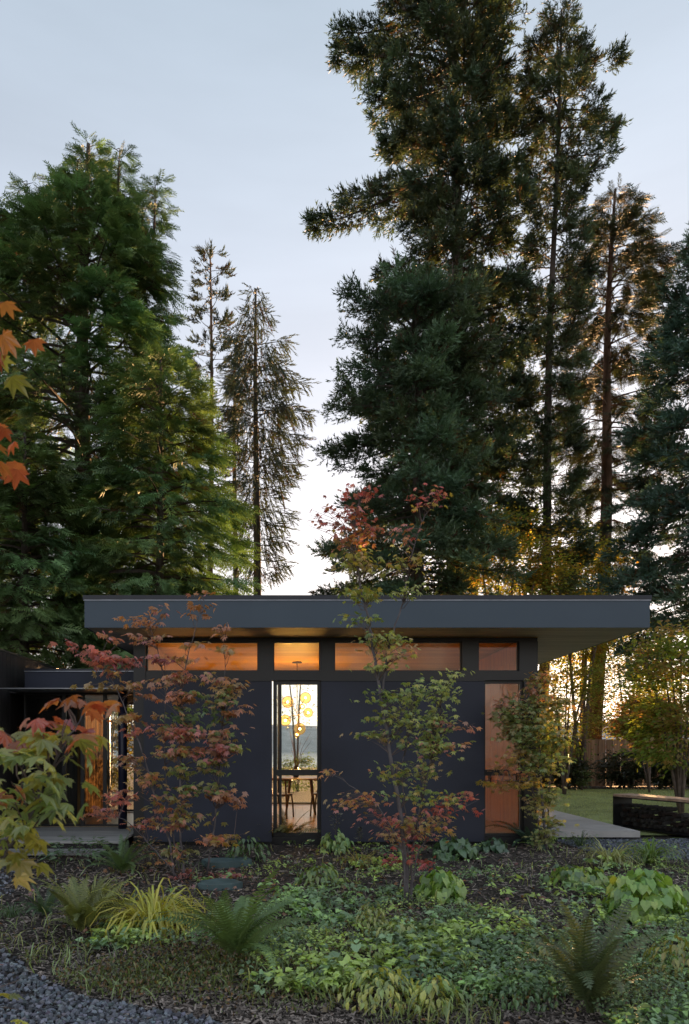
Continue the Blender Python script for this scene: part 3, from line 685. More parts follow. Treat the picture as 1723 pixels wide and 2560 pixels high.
# ------------------------------------------------------------------ interior
cab = thing('cabinet', (3.5, 13, 0.155), 'tall orange fir cabinet seen through the right hand windows', 'cabinet')
cab_y = [11.2, 12.0, 12.77, 13.55, 14.3, 15.1]
for i in range(5):
    dr = obj('door', MB().box(3.58, 3.6, cab_y[i] + 0.004, cab_y[i + 1] - 0.004, 0.24, 2.9), M['cabinet'], cab)
    hy = cab_y[i + 1] - 0.05 if i % 2 else cab_y[i] + 0.06
    obj('handle', MB().box(3.56, 3.579, hy, hy + 0.015, 0.85, 1.05), M['frame'], dr)
obj('carcass', MB().box(3.602, 3.70, 11.18, 15.12, 0.156, 3.2), M['cabinet'], cab)
ch = thing('chandelier', (0.1, 14.15, 1.8), 'brass branching chandelier with lit amber glass globes in the window', 'lamp')
obj('canopy', MB().lathe([(0.0, SOF), (0.10, SOF), (0.10, SOF - 0.025), (0.0, SOF - 0.03)], (0.08, 14.15, 0)), M['frame'], ch)
obj('rod', MB().tube([(0.08, 14.15, SOF - 0.02), (0.08, 14.15, 2.6), (0.08, 14.15, 2.2)], 0.008, 6), M['brass'], ch)
M['globe'] = glassmat('amber_globe_glass', (1.0, 0.80, 0.45), 1.12)
_nt = M['globe'].node_tree; _e = _nt.nodes.new('ShaderNodeEmission'); _e.inputs[0].default_value = (1.0, 0.55, 0.14, 1); _e.inputs[1].default_value = 0.02
_a = _nt.nodes.new('ShaderNodeAddShader'); _s = _nt.nodes['Material Output'].inputs[0].links[0].from_socket
_nt.links.new(_s, _a.inputs[0]); _nt.links.new(_e.outputs[0], _a.inputs[1]); _nt.links.new(_a.outputs[0], _nt.nodes['Material Output'].inputs[0])
M['bulb'] = emit('lit_bulb', (1.0, 0.62, 0.22), 12); M['bulb'].cycles.emission_sampling = 'NONE'; M['globe'].cycles.emission_sampling = 'NONE'
globes = [(719.5, 1755, 14.15, .12), (764, 1744.6, 14.0, .115), (770.5, 1781.7, 14.3, .10), (713.7, 1801, 14.0, .115), (749.7, 1822, 14.15, .12), (743, 1836, 14.4, .06), (755.5, 1766.6, 14.5, .06)]
hub = np.array([0.1, 14.15, 2.15])
for px, py, d, r in globes:
    c = np.array([PX(px, d), d, PZ(py, d)])
    a = obj('arm', MB().tube([hub, hub * 0.5 + c * 0.5 + (0, 0, 0.05), c], 0.007, 6), M['brass'], ch)
    obj('globe', MB().lathe([(r * math.sin(q), -r * math.cos(q)) for q in np.linspace(0.05, 3.09, 12)], c, 18), M['globe'], ch, smooth=True)
    br = 0.022
    obj('bulb', MB().lathe([(br * math.sin(q), -br * math.cos(q)) for q in np.linspace(0.05, 3.09, 8)], c, 10), M['bulb'], ch, smooth=True)
for (x, y, z, e) in [(PX(p_, d_), d_, PZ(q_, d_), 60) for p_, q_, d_, _ in (globes[0], globes[1], globes[3], globes[4])]:
    ld = bpy.data.lights.new('chandelier_glow', 'POINT'); ld.energy = e; ld.color = (1.0, 0.62, 0.22); ld.shadow_soft_size = 0.022
    lo = bpy.data.objects.new('chandelier_glow', ld); col.objects.link(lo); lo.parent = ch; lo.location = Vector((x, y, z)) - wpos(ch)
tb = thing('table', (0.15, 14.3, 0.155), 'round wooden dining table under the chandelier', 'table')
obj('tabletop', MB().lathe([(0.0, 0.90), (0.62, 0.90), (0.64, 0.885), (0.62, 0.87), (0.0, 0.865)], (0.15, 14.3, 0), 28), M['chair'], tb)
for i in range(4):
    a = R(45 + 90 * i); q = np.array([0.15, 14.3, 0])
    obj('leg', MB().tube([q + (0.42 * math.cos(a), 0.42 * math.sin(a), 0.156), q + (0.35 * math.cos(a), 0.35 * math.sin(a), 0.5), q + (0.3 * math.cos(a), 0.3 * math.sin(a), 0.864)], [0.02, 0.025, 0.03], 8), M['chair'], tb)
def chair(x, y, rot, label):
    t = thing('chair', (x, y, 0.155), label, 'chair', 'dining chairs around the round table')
    Rz = np.array(Matrix.Rotation(rot, 3, 'Z')); o = np.array([x, y, 0.155])
    def T(p): return o + Rz @ np.array(p, float)
    s = MB(); s.tube([T((0, 0, 0.43)), T((0, 0, 0.46))], [0.24, 0.24], 14); obj('seat', s, M['chair'], t)
    for sx in (-1, 1):
        obj('leg', MB().tube([T((sx * .2, -.2, 0.001)), T((sx * .19, -.19, .25)), T((sx * .17, -.17, .43))], 0.016, 6), M['chair'], t)
        obj('leg', MB().tube([T((sx * .22, .22, 0.001)), T((sx * .2, .2, .43)), T((sx * .2, .25, .72))], 0.016, 6), M['chair'], t)
    arc = [T((0.24 * math.cos(a), 0.02 + 0.24 * math.sin(a), 0.72 + 0.02 * math.sin(a))) for a in np.linspace(-0.2, 3.34, 14)]
    obj('backrest', MB().tube(arc, 0.018, 6), M['chair'], t)
    for k in (-1, 0, 1): obj('spindle', MB().tube([T((k * .07, .2, .45)), T((k * .1, .255, .72))], 0.008, 5), M['chair'], t)
chair(-0.25, 13.55, R(160), 'dark wooden dining chair nearest the tall centre window')
chair(0.62, 13.75, R(215), 'dark wooden dining chair with curved back right of the table')
chair(0.75, 14.95, R(-40), 'dark wooden dining chair on the lake side of the table')
vs = thing('vase', (0.06, 14.2, 0.9), 'slim dark vase of tall bare branches standing on the round table', 'vase')
obj('body', MB().lathe([(0.0, 0.902), (0.05, 0.902), (0.075, 0.98), (0.05, 1.08), (0.03, 1.14)], (0.06, 14.2, 0), 14), M['steel'], vs, smooth=True)
for i in range(8):
    a = rng.uniform(0, 6.28); l = rng.uniform(0.5, 0.85); s = rng.uniform(0.1, 0.32)
    p0 = np.array([0.06, 14.2, 1.0]); p1 = p0 + (s * .4 * math.cos(a), s * .4 * math.sin(a), l * .6); p2 = p0 + (s * math.cos(a), s * math.sin(a), l)
    obj('branch', MB().tube([p0, p1, p2], [0.005, 0.004, 0.002], 4), M['chair'], vs)

# ------------------------------------------------------------------ firewood bench
bo = np.array([5.95, 13.1, 0.0]); bu = np.array([0.355, -0.935, 0]); bn_ = np.array([0.935, 0.355, 0]); up = np.array([0, 0, 1.0])
bench = thing('bench', bo, 'long steel framed bench with a timber top and firewood stacked beneath', 'bench')
Lb, Wb = 2.6, 0.45
for k in range(3):
    c = bo + bu * Lb / 2 + bn_ * (Wb * (k + 0.5) / 3) + up * 0.62
    obj('slat', MB().obox(c, bu * Lb / 2, bn_ * (Wb / 6 - 0.003), up * 0.022), M['benchtop'], bench)
obj('frame', MB().obox(bo + bu * Lb / 2 + bn_ * Wb / 2 + up * 0.588, bu * Lb / 2, bn_ * (Wb / 2 - 0.01), up * 0.009), M['steel'], bench)
obj('end_panel', MB().obox(bo + bu * 0.008 + bn_ * Wb / 2 + up * 0.30, bu * 0.008, bn_ * Wb / 2, up * 0.30), M['steel'], bench)
obj('end_panel', MB().obox(bo + bu * (Lb - 0.01) + bn_ * Wb / 2 + up * 0.29, bu * 0.008, bn_ * Wb / 2, up * 0.286), M['steel'], bench)
obj('shelf', MB().obox(bo + bu * Lb / 2 + bn_ * Wb / 2 + up * 0.05, bu * (Lb / 2 - 0.02), bn_ * (Wb / 2 - 0.01), up * 0.009), M['steel'], bench)
logmats = [wood('split_log_%s' % n, a, b, (3, 3, 3), 6, 0.85, 0.3, 0.5) for n, a, b in (('grey', (0.012, 0.011, 0.010), (0.06, 0.055, 0.05)), ('brown', (0.010, 0.006, 0.005), (0.035, 0.018, 0.012)))]  # shadow beneath the bench top is put into these very dark log colours
def logmesh(seed, m):
    g = np.random.default_rng(seed); s = 5 + seed % 3; a = np.sort(g.uniform(0, 6.28, s)); r = g.uniform(0.7, 1.0, s)
    V = [(-1, 0.0, 0.0)] + [(-1, math.cos(t) * q, math.sin(t) * q) for t, q in zip(np.arange(s) * 6.283 / s + g.uniform(-.3, .3, s), r)]
    V = V + [(1, v[1] * .95, v[2] * .95) for v in V]; n = s + 1
    Fc = [(0, (i % s) + 1, ((i + 1) % s) + 1)[::-1] for i in range(s)] + [(n, n + (i % s) + 1, n + ((i + 1) % s) + 1) for i in range(s)]
    Fc += [(i % s + 1, (i + 1) % s + 1, n + (i + 1) % s + 1, n + i % s + 1) for i in range(s)]
    mb = MB(); mb.add(V, Fc); return mb.mesh('log', m)
LG = [logmesh(i, logmats[i % 2]) for i in range(6)]
rot = Matrix(((bn_[0], bu[0], 0), (bn_[1], bu[1], 0), (0, 0, 1))).to_quaternion()
z = 0.06 + 0.045; row = 0
while z < 0.49:
    t_ = 0.09 + 0.05 * (row % 2)
    tmax = 2.2 - 1.5 * max(0, (z - 0.2)) / 0.3
    while t_ < tmax:
        r_ = 0.048
        p = bo + bu * t_ + bn_ * (Wb / 2 + rng.uniform(0.0, 0.08)) + up * (z + rng.uniform(-.004, .004))
        o = bpy.data.objects.new('log', LG[int(rng.integers(0, 6))]); col.objects.link(o)
        o.matrix_world = Matrix.LocRotScale(Vector(p), rot @ Matrix.Rotation(rng.uniform(0, 6.28), 3, 'X').to_quaternion(), Vector((0.14, r_ * rng.uniform(.6, 1.25), r_ * rng.uniform(.6, 1.25))))
        tag(o, 'dark split firewood log stacked under the long bench', 'log', 'split firewood logs stacked under the bench')
        t_ += rng.uniform(0.085, 0.125)
    z += 0.082; row += 1

# ------------------------------------------------------------------ fence beyond the lawn
fe = thing('fence', (14, 27, 0), 'tall cedar board fence behind the shrubs beyond the lawn', 'fence')
fmb = MB().box(-0.068, 0.068, -0.012, 0.012, 0, 1.8).mesh('board', M['fence'])
for i in range(90):
    piece('board', fmb, fe, (7.2 + i * 0.145, 27 + 0.02 * (i % 2) + i * 0.004, rng.uniform(-0.01, 0.01)), Matrix.Identity(3).to_quaternion(), 1.0)
for zq in (0.35, 1.45): obj('rail', MB().box(7.1, 20.3, 27.42, 27.47, zq, zq + 0.09), M['fence'], fe)

# ------------------------------------------------------------------ conifers
conifer('cedar_tree', 'broad dark green western red cedar with several spires behind the left side of the house', 215, 21, 360,
        [(345, 210, 232), (470, 178, 258), (560, 130, 320), (660, 20, 400), (740, -60, 440), (800, -80, 470), (1000, -150, 500), (1200, -180, 540), (1600, -220, 560)], 'cedar', nb=270, crown_bottom=1640,
        color=(0.13, 0.21, 0.10), trunk_r=0.42, seed=3, spray=0.50, dens=1.25, droop=0.42, ragged=0.30, tips=(0.95, 1.05, 0.8),
        leaders=[(130, 0.4, 415, 660, 46), (75, -0.3, 475, 740, 44), (302, -0.4, 400, 640, 44), (350, 0.3, 455, 720, 44), (395, -0.5, 500, 760, 40), (20, 0.5, 540, 820, 36)])
conifer('cedar_tree', 'lighter green cedar with drooping sprays low behind the left end of the roof', 400, 18, 900,
        [(900, 390, 410), (1000, 280, 500), (1150, 240, 570), (1300, 200, 610), (1480, 150, 625), (1700, 130, 600)], 'cedar', nb=150, crown_bottom=1700,
        color=(0.118, 0.19, 0.088), trunk_r=0.16, seed=5, spray=0.50, dens=1.1, droop=0.45, ragged=0.35, tips=(1.2, 1.3, 0.9))
conifer('cedar_tree', 'green cedar with low hanging boughs above the dark entry wing at the far left', 60, 17, 1080,
        [(1080, 50, 75), (1200, -60, 190), (1400, -110, 290), (1600, -130, 330), (1760, -120, 330)], 'cedar', nb=150, crown_bottom=1760,
        color=(0.115, 0.18, 0.075), trunk_r=0.17, seed=6, spray=0.48, dens=1.0, droop=0.5, ragged=0.35, tips=(1.1, 1.2, 0.9))
conifer('pine_tree', 'slim sparse pine rising just right of the big cedar', 527, 30, 630,
        [(630, 510, 545), (680, 480, 565), (760, 490, 575), (900, 470, 580), (1300, 480, 590)], 'pine', nb=70, crown_bottom=1250, color=(0.055, 0.070, 0.055), trunk_r=0.17, seed=8, spray=0.5, dens=2.2, droop=0.0, ragged=0.5, barkm='barkred')
conifer('spruce_tree', 'sparse dark spruce with hanging twigs and a bare lower trunk in the sky gap', 641, 28, 722,
        [(722, 635, 648), (800, 600, 680), (850, 585, 720), (950, 570, 770), (1050, 560, 785), (1200, 560, 740), (1450, 590, 700)], 'spruce', nb=130, crown_bottom=1440, color=(0.058, 0.076, 0.056), trunk_r=0.22, seed=9, spray=0.55, dens=2.1, droop=0.15, ragged=0.5, thin=0.1)
conifer('spruce_tree', 'thin half bare spruce standing between the cedar and the sparse spruce', 588, 32, 860,
        [(860, 580, 596), (1000, 550, 625), (1450, 545, 625)], 'spruce', nb=80, crown_bottom=1450, color=(0.058, 0.076, 0.05), trunk_r=0.18, seed=10, spray=0.55, dens=0.9, droop=0.2, ragged=0.5, thin=0.15)
conifer('fir_tree', 'tallest Douglas fir with an irregular crown that leaves the top of the photograph', 1142, 27, -95,
        [(-95, 1120, 1170), (0, 940, 1270), (90, 850, 1300), (200, 885, 1310), (290, 900, 1300), (320, 960, 1290), (420, 930, 1290), (560, 905, 1300), (700, 915, 1320), (900, 900, 1360), (1300, 900, 1370)],
        'fir', nb=270, crown_bottom=1420, color=(0.066, 0.096, 0.056), trunk_r=0.42, seed=12, spray=0.41, dens=0.98, arms=[(470, 785, 545, 1.3), (480, 850, 480, 1.0), (90, 850, 60, 1.2), (180, 845, 110, 1.2)], droop=0.18, ragged=0.42, thin=0.08)
conifer('fir_tree', 'tall slender fir with a long bare lower trunk right of the tallest fir', 1350, 26, 30,
        [(30, 1375, 1410), (90, 1335, 1450), (200, 1280, 1510), (290, 1280, 1575), (350, 1290, 1580), (450, 1290, 1500), (560, 1300, 1470), (700, 1270, 1480), (900, 1290, 1460), (1150, 1280, 1470), (1450, 1300, 1470)],
        'fir', nb=240, crown_bottom=1500, color=(0.066, 0.094, 0.052), trunk_r=0.21, lean=0.026, seed=13, spray=0.33, dens=1.1, droop=0.15, ragged=0.5, thin=0.18)
conifer('fir_tree', 'bushy blue green fir with the wide crown directly behind the roof', 1040, 21, 690,
        [(690, 1000, 1080), (780, 860, 1210), (850, 810, 1260), (950, 850, 1280), (1060, 800, 1250), (1200, 800, 1270), (1300, 740, 1290), (1500, 700, 1290)], 'fir', nb=240, crown_bottom=1600,
        color=(0.080, 0.122, 0.068), trunk_r=0.26, leaders=[(950, 0.5, 750, 1000, 40), (1130, -0.4, 670, 1000, 44)], seed=14, spray=0.33, dens=0.85, droop=0.3, ragged=0.68, thin=0.16, tips=(1.0, 1.1, 1.05))
conifer('cedar_tree', 'dark cedar with ragged hanging foliage between the slender fir and the right edge', 1485, 30, 470,
        [(470, 1532, 1552), (500, 1520, 1570), (560, 1475, 1610), (620, 1450, 1640), (700, 1430, 1690), (900, 1400, 1700), (1200, 1400, 1700), (1500, 1420, 1690)], 'cedar', nb=210, crown_bottom=1560,
        color=(0.060, 0.070, 0.038), trunk_r=0.36, lean=0.036, barkm='barkred', seed=15, spray=0.60, dens=1.0, droop=0.45, ragged=0.45, thin=0.12)
conifer('spruce_tree', 'dense dark blue green spruce filling the right edge above the lawn', 1770, 19, 560,
        [(560, 1755, 1785), (700, 1660, 1880), (900, 1600, 1940), (1150, 1560, 1980), (1400, 1490, 2000), (1560, 1530, 2000), (1700, 1600, 1980)], 'fir', nb=200, crown_bottom=1640,
        color=(0.062, 0.108, 0.078), trunk_r=0.3, seed=16, spray=0.32, dens=0.85, droop=0.35, ragged=0.35, tips=(1.1, 1.2, 1.2))
conifer('hemlock_tree', 'slim conifer in front of the tallest fir with the grey dead twigs', 1190, 31, 560,
        [(560, 1180, 1200), (900, 1130, 1290), (1480, 1120, 1330)], 'spruce', nb=110, crown_bottom=1500, color=(0.07, 0.068, 0.036), trunk_r=0.22, seed=19, spray=0.5, dens=1.6, droop=0.2, ragged=0.45, thin=0.1, barkm='barkred')

# ------------------------------------------------------------------ understory and shrubs in the back
GOLD = [(0.30, 0.25, 0.045), (0.20, 0.22, 0.05), (0.33, 0.21, 0.05), (0.15, 0.17, 0.05)]
OLIVE = [(0.18, 0.2, 0.05), (0.24, 0.21, 0.06), (0.27, 0.18, 0.07), (0.14, 0.18, 0.05)]
def back(name, label, px, d, rpx, top, nclu, per, leaf, cols, seed, z0=0.15, cat='shrub', **k):
    rx = rpx * d / F
    return shrub(name, label, (PX(px, d), d, 0), PZ(top, d), rx, rx * 0.8, int(nclu * 2.2), per, leaf, cols, seed, z0, cat, **k)
back('birch_tree', 'golden backlit broadleaf tree low behind the right end of the roof', 1250, 25, 170, 1270, 130, 80, 0.13, GOLD, 31, z0=3.8, mat='glow', cat='tree', stems=6)
back('birch_tree', 'golden leafed small tree between the right hand trunks just over the roof corner', 1450, 27, 110, 1300, 90, 80, 0.13, GOLD, 32, z0=4.0, mat='glow', cat='tree', stems=5)
back('bush', 'ochre and brown bush behind the flat roof of the entry wing', 130, 19, 110, 1530, 60, 60, 0.11, [(0.16, 0.09, 0.02), (0.07, 0.07, 0.02), (0.2, 0.14, 0.03)], 33)
back('small_tree', 'thin yellow green tree catching the sun glow right of the roof post', 1410, 22, 90, 1600, 60, 44, 0.10, OLIVE, 34, z0=1.2, mat='glow', cat='tree', stems=6)
back('maple_tree', 'yellow green maple leaning in at the right edge above the bench', 1700, 16, 125, 1560, 80, 50, 0.12, [(0.3, 0.32, 0.07), (0.2, 0.25, 0.06), (0.32, 0.22, 0.09)], 35, z0=0.9, mat='glow', cat='tree', stems=6)
back('maple_tree', 'reddish olive maple in front of the fence beyond the lawn', 1625, 23, 80, 1740, 80, 60, 0.13, [(0.28, 0.15, 0.09), (0.2, 0.2, 0.06), (0.3, 0.2, 0.09)], 36, z0=1.5, mat='glow', cat='tree', stems=5)
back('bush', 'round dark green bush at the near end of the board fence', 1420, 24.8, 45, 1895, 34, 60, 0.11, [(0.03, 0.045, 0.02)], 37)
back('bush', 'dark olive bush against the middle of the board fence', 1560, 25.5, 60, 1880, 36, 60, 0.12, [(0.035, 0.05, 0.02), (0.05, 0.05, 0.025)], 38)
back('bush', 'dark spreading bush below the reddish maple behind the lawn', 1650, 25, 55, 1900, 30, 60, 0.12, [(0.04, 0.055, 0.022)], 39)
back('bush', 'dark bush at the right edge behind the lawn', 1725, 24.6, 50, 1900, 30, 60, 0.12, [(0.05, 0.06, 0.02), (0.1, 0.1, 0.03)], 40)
back('bush', 'small pale green shrub on the far edge of the lawn', 1455, 24.2, 16, 1925, 12, 40, 0.07, [(0.14, 0.2, 0.08)], 41)
back('small_tree', 'sunlit olive leafy tree behind the fence in the glow', 1570, 28.5, 120, 1560, 110, 60, 0.12, OLIVE, 42, z0=1.6, mat='glow', cat='tree', stems=6)
back('small_tree', 'golden green thicket tree over the fence left of the bare fir trunk', 1400, 29.5, 75, 1760, 60, 50, 0.10, [(0.09, 0.10, 0.03), (0.12, 0.12, 0.03)], 43, z0=0.2, cat='tree', stems=6)
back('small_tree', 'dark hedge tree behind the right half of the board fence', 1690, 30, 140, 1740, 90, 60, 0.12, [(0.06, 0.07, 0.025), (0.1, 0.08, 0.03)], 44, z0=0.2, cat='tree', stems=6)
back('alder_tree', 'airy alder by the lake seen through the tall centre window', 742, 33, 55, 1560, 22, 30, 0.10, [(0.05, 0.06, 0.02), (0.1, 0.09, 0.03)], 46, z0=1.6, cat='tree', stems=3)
back('bush', 'green shrub on the far side of the lawn, seen through the lower centre window', 745, 24, 50, 1885, 20, 50, 0.08, [(0.1, 0.15, 0.05)], 47, z0=0.05)
shrub('bush', 'unseen leafy bush added behind the house to shade the cedar cladding of the entry', (-1.75, 19.6, 0), 2.0, 0.8, 0.7, 70, 60, 0.08, [(0.1, 0.12, 0.04)], 48)  # out of view, added to keep low sun off the lower cladding
back('bush', 'brown green bush seen through the glass of the entry wing', 275, 18.2, 60, 1700, 46, 50, 0.09, [(0.12, 0.1, 0.03), (0.06, 0.07, 0.02)], 45)

# ------------------------------------------------------------------ maples
maple('vine_maple', 'tallest slender vine maple, green with red top, in front of the middle wall panel', (1018, 2262), 6.75,
      [([(1018, 2272, 0), (1013, 2148, 0), (1001, 2031, 0), (974, 1886, -.03), (957, 1765, 0), (945, 1692, .03), (931, 1605, .02), (926, 1556, 0), (911, 1508, 0), (892, 1420, 0), (885, 1300, 0), (905, 1235, 0)], 0.024, 0.004),
       ([(955, 1745, 0), (972, 1620, .05), (984, 1581, .06), (1013, 1503, .1), (1030, 1400, .12), (1060, 1290, .1), (1110, 1225, .1)], 0.011, 0.003),
       ([(1030, 2268, .05), (1035, 2140, .08), (1052, 2031, .1), (1076, 1935, .12), (1100, 1813, .15), (1120, 1720, .15)], 0.013, 0.003),
       ([(1010, 2268, -.05), (1005, 2120, -.1), (940, 2010, -.15), (870, 1960, -.2), (815, 1925, -.2)], 0.009, 0.002),
       ([(1024, 2268, .1), (1030, 2100, .2), (1010, 1930, .22), (1040, 1800, .25), (1060, 1690, .25)], 0.010, 0.002),
       ([(1022, 2268, -.02), (1040, 2120, -.1), (1100, 2040, -.14), (1185, 1998, -.14)], 0.008, 0.002)],
      [(850, 1290, 85, 34, 26, {'red': 2, 'pink': 2, 'orange': 1}), (905, 1235, 40, 16, 14, {'red': 3, 'pink': 1}), (975, 1330, 60, 24, 26, {'pink': 2, 'orange': 2, 'red': 1}), (1075, 1240, 50, 22, 16, {'red': 3, 'pink': 1}),
       (1090, 1250, 25, 20, 6, {'gold': 3, 'lime': 1}), (870, 1345, 60, 22, 26, {'orange': 2, 'tan': 1, 'gold': 1, 'pink': 1}), (900, 1405, 75, 32, 44, {'gold': 2, 'lime': 3, 'tan': 1}), (1000, 1400, 60, 34, 30, {'lime': 2, 'gold': 2, 'orange': 1}),
       (790, 1300, 30, 20, 9, {'red': 2, 'pink': 2}), (1030, 1470, 45, 16, 12, {'lime': 2, 'green': 1}), (900, 1490, 65, 24, 30, {'lime': 3, 'green': 1, 'gold': 1}), (880, 1540, 40, 18, 12, {'lime': 2, 'green': 2}),
       (960, 1595, 75, 20, 34, {'lime': 3, 'tan': 1, 'green': 2}), (1000, 1630, 60, 22, 26, {'tan': 2, 'lime': 2, 'salmon': 1}), (950, 1670, 50, 16, 16, {'lime': 3, 'green': 1}), (1145, 1680, 22, 14, 6, {'lime': 2}),
       (1080, 1720, 60, 30, 40, {'green': 2, 'lime': 3}), (1010, 1740, 50, 26, 30, {'green': 3, 'lime': 2}), (1060, 1790, 85, 40, 85, {'green': 3, 'lime': 3, 'olive': 1}), (930, 1830, 38, 26, 18, {'olive': 2, 'green': 2, 'tan': 1}),
       (1070, 1860, 70, 40, 70, {'lime': 3, 'green': 3, 'pink': 1}), (1170, 1810, 28, 14, 8, {'salmon': 2, 'pink': 1}), (1150, 1860, 35, 14, 10, {'lime': 1, 'salmon': 1}), (1020, 1930, 60, 30, 44, {'lime': 2, 'green': 2, 'olive': 1, 'tan': 1}),
       (1060, 1990, 45, 30, 34, {'green': 2, 'gold': 1, 'lime': 1}), (870, 2000, 55, 30, 26, {'tan': 2, 'salmon': 1, 'pink': 1}), (815, 1930, 18, 14, 5, {'tan': 1, 'salmon': 1}), (930, 2040, 35, 20, 14, {'pink': 2, 'red': 1}),
       (1120, 2020, 50, 16, 18, {'red': 2, 'pink': 2}), (1150, 1985, 14, 16, 5, {'pink': 1, 'red': 1}), (1050, 2060, 80, 28, 50, {'tan': 3, 'gold': 1, 'pink': 1, 'olive': 1}), (1030, 2090, 65, 26, 20, {'maroon': 2, 'red': 2, 'tan': 2}),
       (1000, 2140, 70, 26, 13, {'maroon': 2, 'red': 3}), (960, 2075, 40, 18, 14, {'tan': 1, 'pink': 1}), (1035, 2160, 50, 20, 8, {'maroon': 2, 'red': 1})], leaf=0.072, seed=21, mult=3.5)
maple('vine_maple', 'pink and orange vine maple in front of the left wall panel', (460, 2190), 8.3,
      [([(463, 2195, 0), (452, 2114, 0), (450, 1980, 0), (452, 1850, 0), (455, 1700, 0), (480, 1600, 0), (510, 1500, 0)], 0.016, 0.003),
       ([(441, 2195, -.1), (425, 2090, -.1), (395, 2000, -.1), (355, 1860, -.1), (320, 1780, -.1), (295, 1715, -.1), (250, 1660, -.1), (180, 1620, -.1)], 0.013, 0.002),
       ([(515, 2190, .1), (535, 2050, .15), (545, 1930, .15), (555, 1830, .2), (560, 1700, .2), (555, 1580, .2)], 0.013, 0.002),
       ([(448, 2195, .1), (420, 2060, .2), (400, 1900, .25), (405, 1700, .25), (370, 1570, .2), (355, 1540, .2)], 0.011, 0.002),
       ([(455, 2195, -.15), (400, 2120, -.25), (330, 2040, -.3), (240, 2030, -.3)], 0.008, 0.002),
       ([(470, 2195, -.1), (520, 2120, -.2), (600, 2085, -.25)], 0.008, 0.002)],
      [(505, 1482, 24, 10, 5, {'orange': 2, 'pink': 1}), (520, 1508, 26, 8, 5, {'orange': 1}), (475, 1538, 16, 10, 4, {'orange': 1}), (345, 1548, 45, 16, 16, {'orange': 2, 'salmon': 1}), (410, 1524, 22, 10, 6, {'orange': 1, 'pink': 1}),
       (320, 1590, 50, 18, 14, {'salmon': 2, 'pink': 1}), (550, 1572, 28, 16, 9, {'salmon': 2, 'orange': 1}), (470, 1608, 26, 12, 7, {'tan': 1, 'salmon': 1}), (385, 1590, 45, 10, 8, {'salmon': 2, 'tan': 1}), (560, 1625, 25, 12, 7, {'tan': 2}),
       (175, 1612, 28, 14, 8, {'pink': 2, 'red': 1}), (220, 1640, 40, 18, 16, {'pink': 3}), (290, 1650, 55, 20, 22, {'pink': 3, 'salmon': 1}), (265, 1680, 30, 14, 9, {'pink': 1, 'tan': 1}), (370, 1650, 60, 20, 18, {'pink': 2, 'maroon': 1}),
       (440, 1640, 40, 14, 10, {'salmon': 1, 'tan': 1}), (240, 1715, 45, 8, 8, {'tan': 2}), (380, 1705, 55, 18, 24, {'salmon': 2, 'tan': 2}), (480, 1690, 80, 16, 34, {'salmon': 2, 'tan': 2, 'pink': 1}), (590, 1710, 42, 24, 22, {'tan': 2, 'orange': 1}),
       (420, 1740, 70, 16, 28, {'salmon': 2, 'orange': 1}), (520, 1740, 60, 20, 30, {'green': 2, 'tan': 2}), (600, 1765, 36, 20, 14, {'salmon': 2, 'orange': 1}), (350, 1790, 50, 16, 18, {'tan': 2, 'orange': 1}), (500, 1785, 60, 24, 34, {'dkgreen': 2, 'green': 2, 'tan': 1}),
       (460, 1830, 90, 28, 70, {'pink': 2, 'salmon': 2, 'tan': 1, 'green': 1}), (560, 1830, 50, 30, 34, {'salmon': 2, 'tan': 1, 'green': 1}), (340, 1825, 30, 14, 8, {'pink': 1}), (430, 1880, 80, 24, 40, {'salmon': 2, 'tan': 1, 'olive': 2}),
       (540, 1880, 60, 26, 44, {'pink': 3, 'salmon': 1}), (490, 1920, 60, 24, 34, {'green': 2, 'olive': 2, 'tan': 1}), (600, 1865, 25, 16, 8, {'lime': 2, 'tan': 1}), (300, 1900, 35, 20, 14, {'salmon': 1, 'tan': 1}), (380, 1940, 50, 26, 24, {'tan': 1, 'salmon': 1, 'olive': 1}),
       (510, 1970, 60, 24, 34, {'olive': 2, 'green': 2, 'salmon': 1}), (575, 1990, 38, 34, 26, {'salmon': 3, 'orange': 1}), (300, 1985, 42, 24, 20, {'pink': 2, 'salmon': 1}), (260, 2030, 50, 20, 16, {'pink': 2, 'salmon': 1}), (420, 2010, 60, 26, 28, {'salmon': 1, 'tan': 1, 'olive': 1}),
       (400, 2055, 60, 18, 22, {'pink': 2, 'tan': 1}), (490, 2050, 50, 22, 24, {'gold': 1, 'olive': 1, 'salmon': 1}), (590, 2095, 45, 14, 18, {'tan': 2, 'gold': 1}), (530, 2100, 40, 18, 16, {'orange': 1, 'salmon': 1}), (440, 2140, 60, 24, 16, {'salmon': 1, 'olive': 1}),
       (430, 2190, 60, 14, 14, {'pink': 2, 'red': 1}), (560, 2190, 55, 14, 12, {'pink': 1, 'red': 1})], leaf=0.105, seed=22, mult=2.9)
